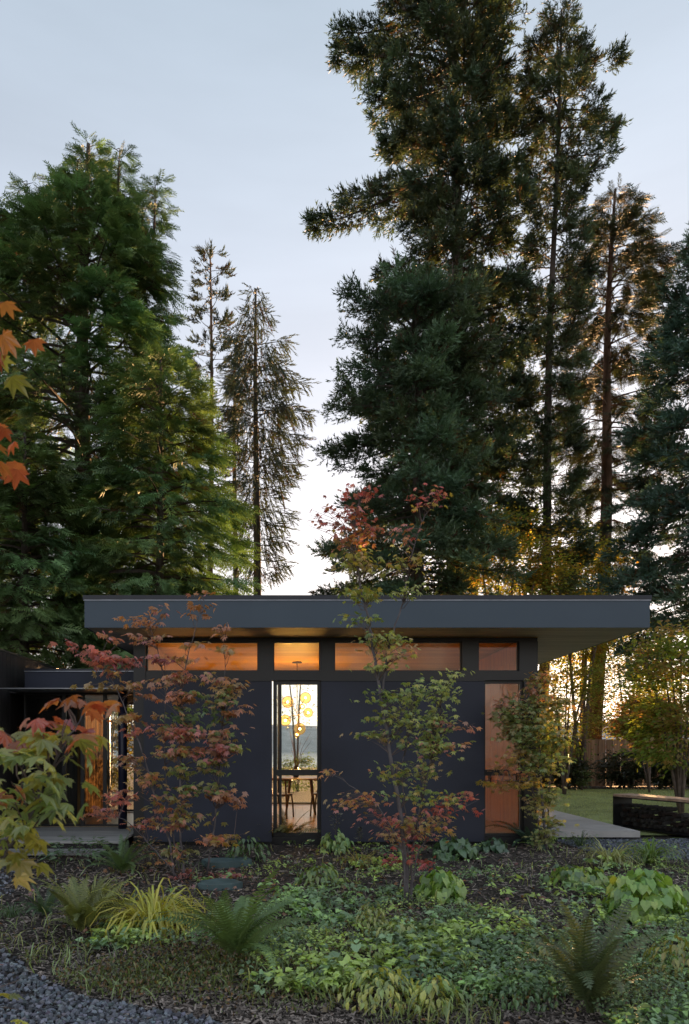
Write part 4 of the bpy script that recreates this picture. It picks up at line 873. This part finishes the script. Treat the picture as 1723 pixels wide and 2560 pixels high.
maple('vine_maple', 'olive green vine maple in front of the house corner and right hand windows', (1362, 2120), 10.4,
      [([(1366, 2124, 0), (1354, 1980, 0), (1349, 1888, 0), (1345, 1780, 0), (1350, 1690, 0)], 0.022, 0.004), ([(1358, 2124, .1), (1345, 2000, .1), (1310, 1880, .1), (1270, 1790, .1), (1250, 1760, .1)], 0.013, 0.003),
       ([(1372, 2124, .1), (1378, 1980, .1), (1390, 1850, .1), (1400, 1760, .1)], 0.013, 0.003), ([(1350, 1960, -.1), (1290, 1950, -.15), (1215, 1950, -.15)], 0.007, 0.002)],
      [(1350, 1700, 40, 26, 26, {'salmon': 1, 'olive': 2, 'tan': 1}), (1320, 1735, 45, 20, 30, {'salmon': 2, 'olive': 2}), (1245, 1755, 14, 16, 6, {'salmon': 1}), (1250, 1785, 35, 24, 30, {'tan': 1, 'olive': 3}), (1330, 1775, 70, 34, 90, {'olive': 3, 'green': 3, 'tan': 1}),
       (1400, 1760, 40, 30, 40, {'olive': 3, 'tan': 1}), (1335, 1830, 95, 48, 150, {'green': 4, 'olive': 3}), (1270, 1830, 35, 30, 34, {'tan': 2, 'olive': 2}), (1360, 1900, 65, 40, 90, {'green': 4, 'olive': 2}), (1290, 1895, 35, 26, 26, {'gold': 2, 'tan': 2}),
       (1410, 1850, 30, 34, 28, {'olive': 2, 'green': 2}), (1275, 1925, 40, 16, 16, {'tan': 1, 'salmon': 2}), (1320, 1950, 50, 20, 34, {'gold': 3, 'olive': 2}), (1210, 1952, 22, 8, 6, {'gold': 2}), (1255, 1965, 40, 14, 14, {'tan': 2}), (1340, 2010, 40, 26, 24, {'olive': 3, 'tan': 1}),
       (1380, 1990, 35, 30, 26, {'green': 2, 'olive': 2}), (1375, 2060, 40, 36, 34, {'olive': 3, 'green': 1}), (1350, 2100, 30, 20, 14, {'olive': 2, 'green': 1})], leaf=0.095, seed=23, mult=4.4)
maple('vine_maple', 'foreground vine maple reaching in from the left edge with large out of focus leaves', (-260, 2500), 2.5,
      [([(-420, 2960, 0), (-260, 2500, 0), (-120, 2250, 0), (0, 2150, 0), (60, 2080, 0), (110, 1960, 0), (160, 1860, 0), (205, 1790, 0)], 0.012, 0.002),
       ([(-260, 2500, 0), (-160, 2300, .1), (-60, 2180, .1), (10, 2040, .1), (40, 1900, .1)], 0.008, 0.002), ([(-260, 2500, 0), (-200, 1800, -.2), (-80, 1300, -.3), (0, 1120, -.3)], 0.009, 0.002),
       ([(-80, 1300, -.3), (-40, 1000, -.35), (20, 890, -.4)], 0.005, 0.002), ([(-260, 2500, 0), (-120, 2520, -.1), (20, 2490, -.2)], 0.006, 0.002), ([(-120, 2250, 0), (-40, 2130, -.2), (60, 2080, -.3), (120, 2060, -.35)], 0.006, 0.002)],
      [(-5, 880, 32, 26, 7, {'rust': 4}), (-12, 930, 22, 24, 5, {'rust': 2, 'moss': 1}), (-5, 1145, 34, 22, 7, {'rust': 3, 'rust': 1}), (-18, 1100, 20, 20, 3, {'rust': 1}), (-15, 1190, 18, 18, 3, {'rust': 1}),
       (170, 1750, 34, 18, 7, {'rust': 1, 'rust': 2}), (190, 1800, 22, 16, 5, {'rust': 1, 'red': 1}), (20, 1835, 40, 16, 8, {'rust': 1, 'moss': 1}), (100, 1850, 60, 22, 13, {'moss': 3, 'rust': 1, 'rust': 1}), (60, 1890, 50, 22, 11, {'green': 2, 'moss': 2}),
       (150, 1895, 30, 20, 7, {'green': 2, 'lime': 1}), (50, 1950, 60, 22, 13, {'lime': 2, 'green': 2, 'moss': 1}), (110, 1980, 50, 18, 10, {'lime': 1, 'green': 2, 'rust': 1}), (20, 2010, 50, 24, 12, {'green': 3, 'moss': 1}), (130, 2035, 44, 18, 9, {'lime': 2, 'green': 1}),
       (50, 2060, 60, 22, 13, {'green': 2, 'lime': 2}), (20, 2110, 34, 20, 7, {'moss': 2}), (20, 2200, 30, 34, 7, {'gold': 1, 'moss': 1, 'rust': 1}), (90, 2150, 30, 12, 4, {'gold': 1, 'moss': 1}), (30, 2480, 26, 20, 4, {'gold': 1, 'moss': 2}), (55, 2520, 22, 16, 3, {'lime': 2})],
      leaf=0.108, seed=24, group=None, mult=1.7)

# ------------------------------------------------------------------ garden bed: gravel, mulch, ground cover
STONE = []
for s in range(3):
    g = np.random.default_rng(s); v = np.array([(x, y, z) for x in (-1, 1) for y in (-1, 1) for z in (-1, 1)], float) * g.uniform(0.35, 0.6, (8, 1)); v[:, 2] *= 0.7
    STONE.append((v, tri([(0, 1, 3), (0, 3, 2), (4, 6, 7), (4, 7, 5), (0, 4, 5), (0, 5, 1), (2, 3, 7), (2, 7, 6), (0, 2, 6), (0, 6, 4), (1, 5, 7), (1, 7, 3)])))
CHIP = []
for s in range(3):
    g = np.random.default_rng(s + 5); v = np.array([(-.5, -.12, 0), (.5, -.1, .03), (.45, .13, 0), (-.5, .1, .02), (0, 0, .09)]) * g.uniform(.8, 1.2, (5, 1))
    CHIP.append((v, tri([(0, 1, 4), (1, 2, 4), (2, 3, 4), (3, 0, 4)])))
def in_view(k, dmin, dmax, pxa=-60, pxb=1790):
    """points on the ground with about even density in the photograph"""
    u = rng.uniform(0, 1, k); inv = 1 / dmin ** 1.3 + u * (1 / dmax ** 1.3 - 1 / dmin ** 1.3); d = inv ** (-1 / 1.3)
    px = rng.uniform(pxa, pxb, k); return PX(px, d), d
x, y = in_view(36000, 3.3, 11.4); m = region_gravel(x, y); x, y = x[m], y[m]; k = len(x)
sz = rng.uniform(0.010, 0.026, k) * (0.8 + y / 16); gt = rng.uniform(0.05, 0.30, (k, 1))
gv = MB(); scatter(gv, STONE, np.stack([x, y, gz(x, y) - 0.02 + sz * rng.uniform(0.1, 0.9, k)], 1), rng.normal(0, 1, (k, 3)) * (1, 1, .4), sz, gt * np.array([0.95, 1.0, 1.12]) * (1 + rng.normal(0, .05, (k, 3))), roll=2)
# blue stone gravel strip right of the patio
x2 = rng.uniform(4.3, 8.5, 5000); y2 = rng.uniform(9.6, 11.6, 5000); s2 = rng.uniform(.02, .04, 5000)
scatter(gv, STONE, np.stack([x2, y2, gz(x2, y2) - .015 + s2 * .2], 1), rng.normal(0, 1, (5000, 3)) * (1, 1, .4), s2, rng.uniform(.08, .25, (5000, 1)) * np.array([.9, 1, 1.2]), roll=2)
obj('gravel', gv, M['gravel'], colour=True, kind='stuff', label='blue grey crushed stone gravel of the path at the lower left', cat='gravel')
x, y = in_view(62000, 3.4, 11.3); m = ~region_gravel(x, y) | (rng.uniform(0, 1, len(x)) < 0.04); x, y = x[m], y[m]; k = len(x)
tone = rng.uniform(0, 1, (k, 1)) ** 1.8; cc = (np.array([0.03, 0.023, 0.019]) * (1 - tone) + np.array([0.5, 0.41, 0.35]) * tone)
cc = np.where(nz(x, y, 1.2, 8)[:, None] > 0.2, cc * 0.75, cc)
mu_ = MB(); scatter(mu_, CHIP, np.stack([x, y, gz(x, y) - 0.018 + rng.uniform(0, .016, k)], 1), rng.normal(0, 1, (k, 3)) * (1, 1, .25), rng.uniform(.018, .06, k) * (.8 + y / 18), cc, roll=0.5)
obj('bark_mulch', mu_, M['litter'], colour=True, kind='stuff', label='dark shredded bark mulch covering the garden bed', cat='mulch')

def cover_density(x, y):
    d = 0.52 + 0.5 * nz(x, y, 1.5, 11) + 0.25 * nz(x, y, 4.0, 12)
    d += 0.35 * np.clip((x + 0.9), -1.2, 0.6) + 0.12 * np.clip(7 - y, -1, 2)
    d -= 1.2 * (y < 4.25) * (x < 1.7) ; d -= 0.45 * (x < -1.6) * (y < 9) ; d -= 0.7 * ((x > -1.6) & (x < -0.3) & (y < 5.3))
    return d
x, y = in_view(13000, 3.6, 11.2); m = (~region_gravel(x, y)) & (cover_density(x, y) > rng.uniform(0.42, 0.95, len(x))) & ((y < 10.7) | (x > 4)); x, y = x[m], y[m]; k = len(x)
cvr = MB(); per = 5
a = rng.uniform(0, 6.28, (k, per)); h = rng.uniform(0.02, 0.13, (k, 1)) * (0.8 + 0.5 * nz(x, y, 2.2, 4)[:, None]) + rng.uniform(-.01, .02, (k, per))
lx = x[:, None] + 0.02 * np.cos(a); ly = y[:, None] + 0.02 * np.sin(a); lz = gz(x, y)[:, None] + np.clip(h, .008, .2)
loc = np.stack([lx, ly, lz], 2).reshape(-1, 3); dr = np.stack([np.cos(a), np.sin(a), rng.normal(0.15, 0.3, (k, per))], 2).reshape(-1, 3)
pal = 2.0 * np.array([(0.115, 0.19, 0.06), (0.15, 0.235, 0.08), (0.10, 0.155, 0.075), (0.2, 0.265, 0.07), (0.12, 0.18, 0.09)])
pi = ((nz(x, y, 1.1, 20) + 1) * 2.2 + rng.uniform(0, 1, k)).astype(int) % 5
cc = np.repeat(pal[pi] * rng.uniform(.45, 1.5, (k, 1)), per, 0) * rng.uniform(.8, 1.2, (k * per, 1))
scatter(cvr, OVAL + [make_oval(0.2, 0.05, bend=0.5), make_oval(0.45, 0.15, heart=True)], loc, dr, np.repeat(rng.uniform(.02, .055, k) * (0.85 + y / 30) * np.where(nz(x, y, 1.7, 77) > 0.25, 1.45, np.where(nz(x, y, 1.7, 77) < -0.3, 0.6, 1.0)), per) * rng.uniform(.7, 1.2, k * per), cc, roll=.35)
obj('ground_cover', cvr, M['cover'], colour=True, kind='stuff', label='low green leafy ground cover spreading between the larger plants', cat='ground cover')
# fallen maple leaves and thin weeds
x = np.concatenate([rng.normal(1.1, 1.0, 260), rng.normal(-1.3, 1.0, 300), rng.uniform(-2.5, 5, 240)]); y = np.concatenate([rng.normal(6.9, 1.2, 260), rng.normal(7.9, 1.1, 300), rng.uniform(4, 10.7, 240)]); m = (y < 10.8) & (y > 3.8); x, y = x[m], y[m]; k = len(x)
fl = MB(); scatter(fl, MAPLE, np.stack([x, y, gz(x, y) + rng.uniform(.0, .03, k)], 1), rng.normal(0, 1, (k, 3)) * (1, 1, .2), rng.uniform(.04, .085, k), np.array([LEAFC[c] for c in ('tan', 'salmon', 'orange', 'pink', 'gold')])[rng.integers(0, 5, k)] * rng.uniform(.35, .9, (k, 1)), roll=.5)
obj('fallen_leaves', fl, M['cover'], colour=True, kind='stuff', label='fallen pink and tan maple leaves scattered over the mulch', cat='leaves')
x, y = in_view(5200, 3.8, 11); m = (~region_gravel(x, y)) & (nz(x, y, 1.9, 51) > -0.1) & ((y < 10.7) | (x > 4)); x, y = x[m], y[m]; k = len(x)
wd = MB(); scatter(wd, [make_blade(i, 0.03, 0.6, 0.95) for i in range(3)], np.stack([x, y, gz(x, y) - .01], 1), np.stack([rng.normal(0, 1, k), rng.normal(0, 1, k), rng.normal(0, .35, k)], 1), rng.uniform(.06, .20, k), np.array([0.2, 0.27, 0.09]) * rng.uniform(.4, 1.5, (k, 1)) * np.where(rng.uniform(0, 1, (k, 1)) < .3, (1.5, 1.1, .8), (1, 1, 1)), roll=.2)
obj('weeds', wd, M['cover'], colour=True, kind='stuff', label='thin grassy weeds coming up through the mulch', cat='weeds')
# fine mossy herb carpet with brownish stems at the lower left of centre
x = rng.normal(-0.85, 0.75, 9000); y = rng.normal(4.75, 0.35, 9000); m = (~region_gravel(x, y)) & (y > 4.0) & (nz(x, y, 3.0, 33) > -0.4); x, y = x[m], y[m]; k = len(x)
x = np.concatenate([x, rng.normal(1.5, .8, 3500)]); y = np.concatenate([y, rng.normal(4.5, .25, 3500)]); k = len(x)
ms = MB(); scatter(ms, DIAM, np.stack([x, y, gz(x, y) + rng.uniform(0, .07, k)], 1), rng.normal(0, .6, (k, 3)) + (0, 0, .8), rng.uniform(.012, .035, k),
                   np.array([(0.16, 0.15, 0.055)]) * rng.uniform(.5, 1.4, (k, 1)) * np.where(rng.uniform(0, 1, (k, 1)) < .3, (1.3, .8, .8), (.8, 1.1, .8)), roll=2)
obj('creeping_herbs', ms, M['cover'], colour=True, kind='stuff', label='brownish olive carpet of fine creeping herbs beside the gravel', cat='ground cover')

# ------------------------------------------------------------------ individual plants
FR = [make_frond(i, curl=0.55 + 0.25 * i, up=62 - 4 * i) for i in range(4)]
def meshof(tv, tf, m, nm):
    mb = MB(); mb.add(tv, [tuple(f) for f in tf]); return mb.mesh(nm, m)
def fern(px, py, label, n, length, colr, seed, upright=0.0, low=15, sector=None):
    n = int(n * 1.5)
    g = np.random.default_rng(seed); b = G(px, py); b[2] = float(gz(b[0], b[1])); t = thing('fern', b, label, 'fern', 'sword ferns in the garden bed')
    m = leafmat('fern_frond', colr, 0.3, 0.05, 0.3, 0.02); ms = [meshof(*f, m, 'frond') for f in FR]
    for i in range(n):
        az = i * 6.283 / n + g.normal() * 0.25
        tilt = -R(low * g.uniform(-1.0, 1.0)) - upright * g.uniform(0.3, 1)
        q = Matrix.Rotation(az, 3, 'Z') @ Matrix.Rotation(tilt, 3, 'Y') @ Matrix.Rotation(g.normal() * 0.25, 3, 'X')
        piece('frond', ms[int(g.integers(0, 4))], t, b + g.normal(0, .012, 3) * (1, 1, 0), q.to_quaternion(), length * g.uniform(0.65, 1.1))
    return t
fern(205, 2330, 'olive sword fern left of the bright yellow grass', 26, 0.58, (0.20, 0.23, 0.07), 51, 0.35)
fern(590, 2410, 'large sword fern right of the bright yellow grass', 24, 0.72, (0.17, 0.25, 0.09), 52, 0.3)
fern(305, 2185, 'green sword fern beside the timber deck', 20, 0.55, (0.15, 0.24, 0.09), 53, 0.2)
fern(715, 2105, 'fern with arching fronds at the foot of the tall centre window', 18, 0.75, (0.15, 0.17, 0.07), 54, 0.1)
fern(1320, 2110, 'blue green fern at the foot of the house corner', 15, 0.75, (0.08, 0.16, 0.12), 55, 0.1)
fern(1475, 2530, 'dark upright fern in the right foreground', 20, 0.72, (0.10, 0.13, 0.055), 56, 0.65, 8)
fern(110, 2290, 'small green fern at the edge of the gravel', 14, 0.34, (0.07, 0.12, 0.05), 57, 0.1)
BL = [make_blade(i, 0.014, 0.75 + 0.25 * i, 0.95) for i in range(4)]
def grass(px, py, label, n, length, colr, seed, lean=0.5, rad=0.06, curl=None, group='ornamental grass clumps'):
    g = np.random.default_rng(seed); b = G(px, py); b[2] = float(gz(b[0], b[1])); t = thing('grass_clump', b, label, 'grass clump', group)
    m = leafmat('grass_blade', colr, 0.35, 0.05, 0.3, 0.02); ms = [meshof(*f, m, 'blade') for f in (curl or BL)]
    for i in range(n):
        az = g.uniform(0, 6.283); r = rad * math.sqrt(g.uniform())
        q = Matrix.Rotation(az, 3, 'Z') @ Matrix.Rotation(g.uniform(-0.05, lean), 3, 'Y') @ Matrix.Rotation(g.normal() * 0.15, 3, 'X')
        piece('blade', ms[int(g.integers(0, 4))], t, b + np.array([r * math.cos(az), r * math.sin(az), -0.005]), q.to_quaternion(), length * g.uniform(0.6, 1.15))
    return t
grass(385, 2315, 'bright yellow hakone grass mound between the two ferns', 295, 0.66, (0.52, 0.50, 0.10), 61, 0.9, 0.13, curl=[make_blade(i, 0.015, 0.95 + 0.12 * i, 0.9) for i in range(4)])
grass(235, 2250, 'pale striped grass clump behind the olive fern', 150, 0.45, (0.30, 0.32, 0.10), 62, 0.5)
grass(1525, 2165, 'straw coloured grass clump in front of the patio slab', 120, 0.62, (0.32, 0.34, 0.14), 63, 0.5)
grass(1625, 2155, 'fresh green grass clump in front of the firewood bench', 110, 0.60, (0.17, 0.27, 0.07), 64, 0.4)
grass(1450, 2115, 'small dark green grass tuft in front of the patio corner', 60, 0.36, (0.07, 0.12, 0.05), 65, 0.3)
grass(900, 2165, 'yellowing grass clump left of the middle maple', 60, 0.42, (0.34, 0.28, 0.07), 66, 0.4)
grass(30, 2290, 'green grass clump on the far left edge of the gravel', 90, 0.25, (0.09, 0.15, 0.06), 67, 0.5)
HEART = make_oval(0.42, 0.10, heart=True, bend=0.3); OV2 = make_oval(0.22, 0.08, bend=0.35)
def mound(name, px, py, label, wpx, hpx, n, leafpx, cols, seed, tmpl=HEART, group=None, cat='plant', pitch=0.35):
    """dome of separate leaves on a short stalk cluster"""
    g = np.random.default_rng(seed); b = G(px, py); b[2] = float(gz(b[0], b[1])); s = b[1] / F; r, h, lf = wpx * s / 2, hpx * s, leafpx * s
    t = thing(name, b, label, cat, group)
    cols = [tuple(min(0.6, v * 1.6) for v in c) for c in cols]
    mats = [leafmat('plant_leaf', c, 0.3, 0.08, 0.22, 0.015) for c in cols]; ms = [meshof(*tmpl, m, 'leaf') for m in mats]
    st = MB(); nst = 26
    for i in range(n):
        az = g.uniform(0, 6.283); el = math.asin(g.uniform(0.0, 1) ** 0.9); k = g.uniform(0.7, 1.0) if g.uniform() < .8 else g.uniform(.3, .7)
        p = b + np.array([r * k * math.cos(el) * math.cos(az), r * k * math.cos(el) * math.sin(az), 0.01 + h * k * math.sin(el)])
        q = Matrix.Rotation(az + g.normal() * .6, 3, 'Z') @ Matrix.Rotation(pitch + 0.75 * math.cos(el) * g.uniform(.3, 1.1), 3, 'Y') @ Matrix.Rotation(g.normal() * .3, 3, 'X')
        piece('leaf', ms[int(g.integers(0, len(ms)))], t, p, q.to_quaternion(), lf * g.uniform(.65, 1.2))
        if i < nst: st.tube([b, b * .4 + p * .6 + (0, 0, .02), p], [.0025, .002, .001], 3, cap=False)
    obj('stalks', st, M['twig'], t, kind='stuff')
mound('leafy_plant', 1100, 2245, 'bright green heart leaved mound right of the middle maple trunk', 125, 75, 150, 27, [(0.17, 0.28, 0.05), (0.11, 0.2, 0.05), (0.22, 0.32, 0.07)], 71)
mound('leafy_plant', 1615, 2290, 'large bright green heart leaved mound at the right edge', 215, 120, 280, 30, [(0.16, 0.27, 0.05), (0.11, 0.2, 0.045), (0.21, 0.30, 0.06)], 72)
mound('leafy_plant', 1455, 2215, 'low lime green leafy mound between the grasses and the mulch', 170, 45, 170, 22, [(0.14, 0.23, 0.05), (0.2, 0.27, 0.06), (0.08, 0.14, 0.05)], 73)
mound('leafy_plant', 1140, 2140, 'dull green round leaved plant at the foot of the middle wall panel', 110, 50, 120, 24, [(0.07, 0.13, 0.06), (0.09, 0.16, 0.07)], 74)
mound('leafy_plant', 1230, 2125, 'small dark green plant under the right hand window sill', 70, 30, 60, 20, [(0.05, 0.10, 0.05)], 75)
mound('leafy_plant', 840, 2130, 'yellow green euphorbia below the centre wall panel', 90, 60, 110, 20, [(0.13, 0.22, 0.06), (0.2, 0.28, 0.08)], 76, OV2)
mound('leafy_plant', 800, 2215, 'low yellow green plant in the middle of the bed left of the maple', 130, 55, 140, 20, [(0.16, 0.22, 0.05), (0.09, 0.15, 0.05)], 77, OV2)
mound('small_shrub', 930, 2330, 'little yellow leaved shrub left of the maple foot', 90, 65, 170, 15, [(0.24, 0.26, 0.08), (0.16, 0.19, 0.06)], 78, OV2, cat='shrub')
mound('small_shrub', 950, 2500, 'spreading pale yellow shrub in the middle foreground', 225, 72, 290, 25, [(0.36, 0.36, 0.08), (0.28, 0.31, 0.08), (0.2, 0.26, 0.08)], 79, OV2, cat='shrub')
mound('small_shrub', 1090, 2515, 'pale yellow green shrub just right of the spreading pale one', 130, 75, 90, 32, [(0.33, 0.34, 0.08), (0.2, 0.28, 0.08)], 80, OV2, cat='shrub')
mound('small_shrub', 1000, 2350, 'flat yellow green sprig in front of the maple foot', 170, 40, 90, 24, [(0.28, 0.30, 0.09), (0.18, 0.24, 0.07)], 81, OV2, cat='shrub')
mound('small_shrub', 1690, 2450, 'olive gold shrub low at the right edge', 170, 110, 190, 22, [(0.19, 0.19, 0.04), (0.13, 0.15, 0.04), (0.24, 0.2, 0.05)], 82, OV2, cat='shrub')
mound('small_shrub', 1370, 2400, 'olive gold leafy sprigs behind the dark foreground fern', 130, 60, 110, 20, [(0.2, 0.2, 0.06), (0.12, 0.14, 0.05)], 83, OV2, cat='shrub')
mound('leafy_plant', 1300, 2480, 'dark green leafy patch left of the dark foreground fern', 230, 45, 220, 22, [(0.06, 0.12, 0.04), (0.09, 0.16, 0.05)], 84, OV2)
mound('leafy_plant', 690, 2370, 'green leafy patch right of the large sword fern', 190, 40, 200, 20, [(0.08, 0.14, 0.05), (0.11, 0.18, 0.06)], 85, OV2)
mound('leafy_plant', 620, 2150, 'feathery green plant between the left maple and the bare mulch', 110, 60, 120, 18, [(0.10, 0.17, 0.06), (0.07, 0.12, 0.05)], 86, OV2)
mound('leafy_plant', 200, 2150, 'soft green perennials in front of the timber deck', 190, 60, 190, 18, [(0.07, 0.12, 0.06), (0.10, 0.16, 0.07)], 87, OV2, pitch=-0.6)
mound('small_shrub', 370, 2165, 'rusty brown perennial at the foot of the left maple', 90, 90, 140, 12, [(0.14, 0.10, 0.04), (0.2, 0.1, 0.04)], 88, OV2, cat='shrub', pitch=-0.8)
def plume(px, py, hpx, label, seed):
    g = np.random.default_rng(seed); b = G(px, py); b[2] = float(gz(b[0], b[1])); h = hpx * b[1] / F
    t = thing('seed_plume', b, label, 'plant', 'pale seed plumes')
    obj('stalk', MB().tube([b, b + (0.01, 0, h * .5), b + (0.03, 0, h)], [.004, .003, .0015], 4), M['twig'], t)
    pm = MB(); k = 110; u = g.uniform(0.35, 1, k); a = g.uniform(0, 6.28, k); r = (1.05 - u) * 0.28 * h
    loc = b + np.stack([0.03 * u + 0 * r, 0 * r, h * u], 1); d = np.stack([np.cos(a), np.sin(a), np.full(k, .7)], 1)
    scatter(pm, [OV2], loc + d * (r * g.uniform(.2, 1, k))[:, None], d, 0.05 * g.uniform(.5, 1.1, k), np.array([0.2, 0.2, 0.15]) * g.uniform(.6, 1.2, (k, 1)))
    obj('plume', pm, M['cover'], t, colour=True, kind='stuff')
plume(838, 2125, 115, 'pale feathery seed plume against the wall panel right of the centre window', 91)
plume(895, 2120, 50, 'short pale seed plume left of the middle maple at the wall foot', 92)
# stepping stones
M['slate'] = solid('blue_green_slate', (0.09, 0.14, 0.14), 0.7, var=0.25, scale=5, bump=0.4)
for px, py, w_, lab in ((570, 2158, 0.32, 'blue green flagstone farther from the camera behind the left maple'), (548, 2215, 0.26, 'blue green flagstone nearer the camera in front of the left maple')):
    c = G(px, py); a = np.linspace(0, 6.283, 15)[:-1]; rr = w_ * (1 + 0.12 * rng.normal(0, 1, 14)); mb = MB()
    top_ = [(c[0] + rr[i] * math.cos(a[i]), c[1] + 0.75 * rr[i] * math.sin(a[i]), 0.045) for i in range(14)]; bot = [(x_, y_, -0.05) for x_, y_, _ in top_]
    mb.add(top_ + bot, [tuple(range(14))] + [(i, i + 14, (i + 1) % 14 + 14, (i + 1) % 14) for i in range(14)])
    obj('flagstone', mb, M['slate'], label=lab, cat='stone')

#print('TRIS', sum(len(o.data.polygons) for o in bpy.data.objects if o.type == 'MESH' and o.data.users == 1))
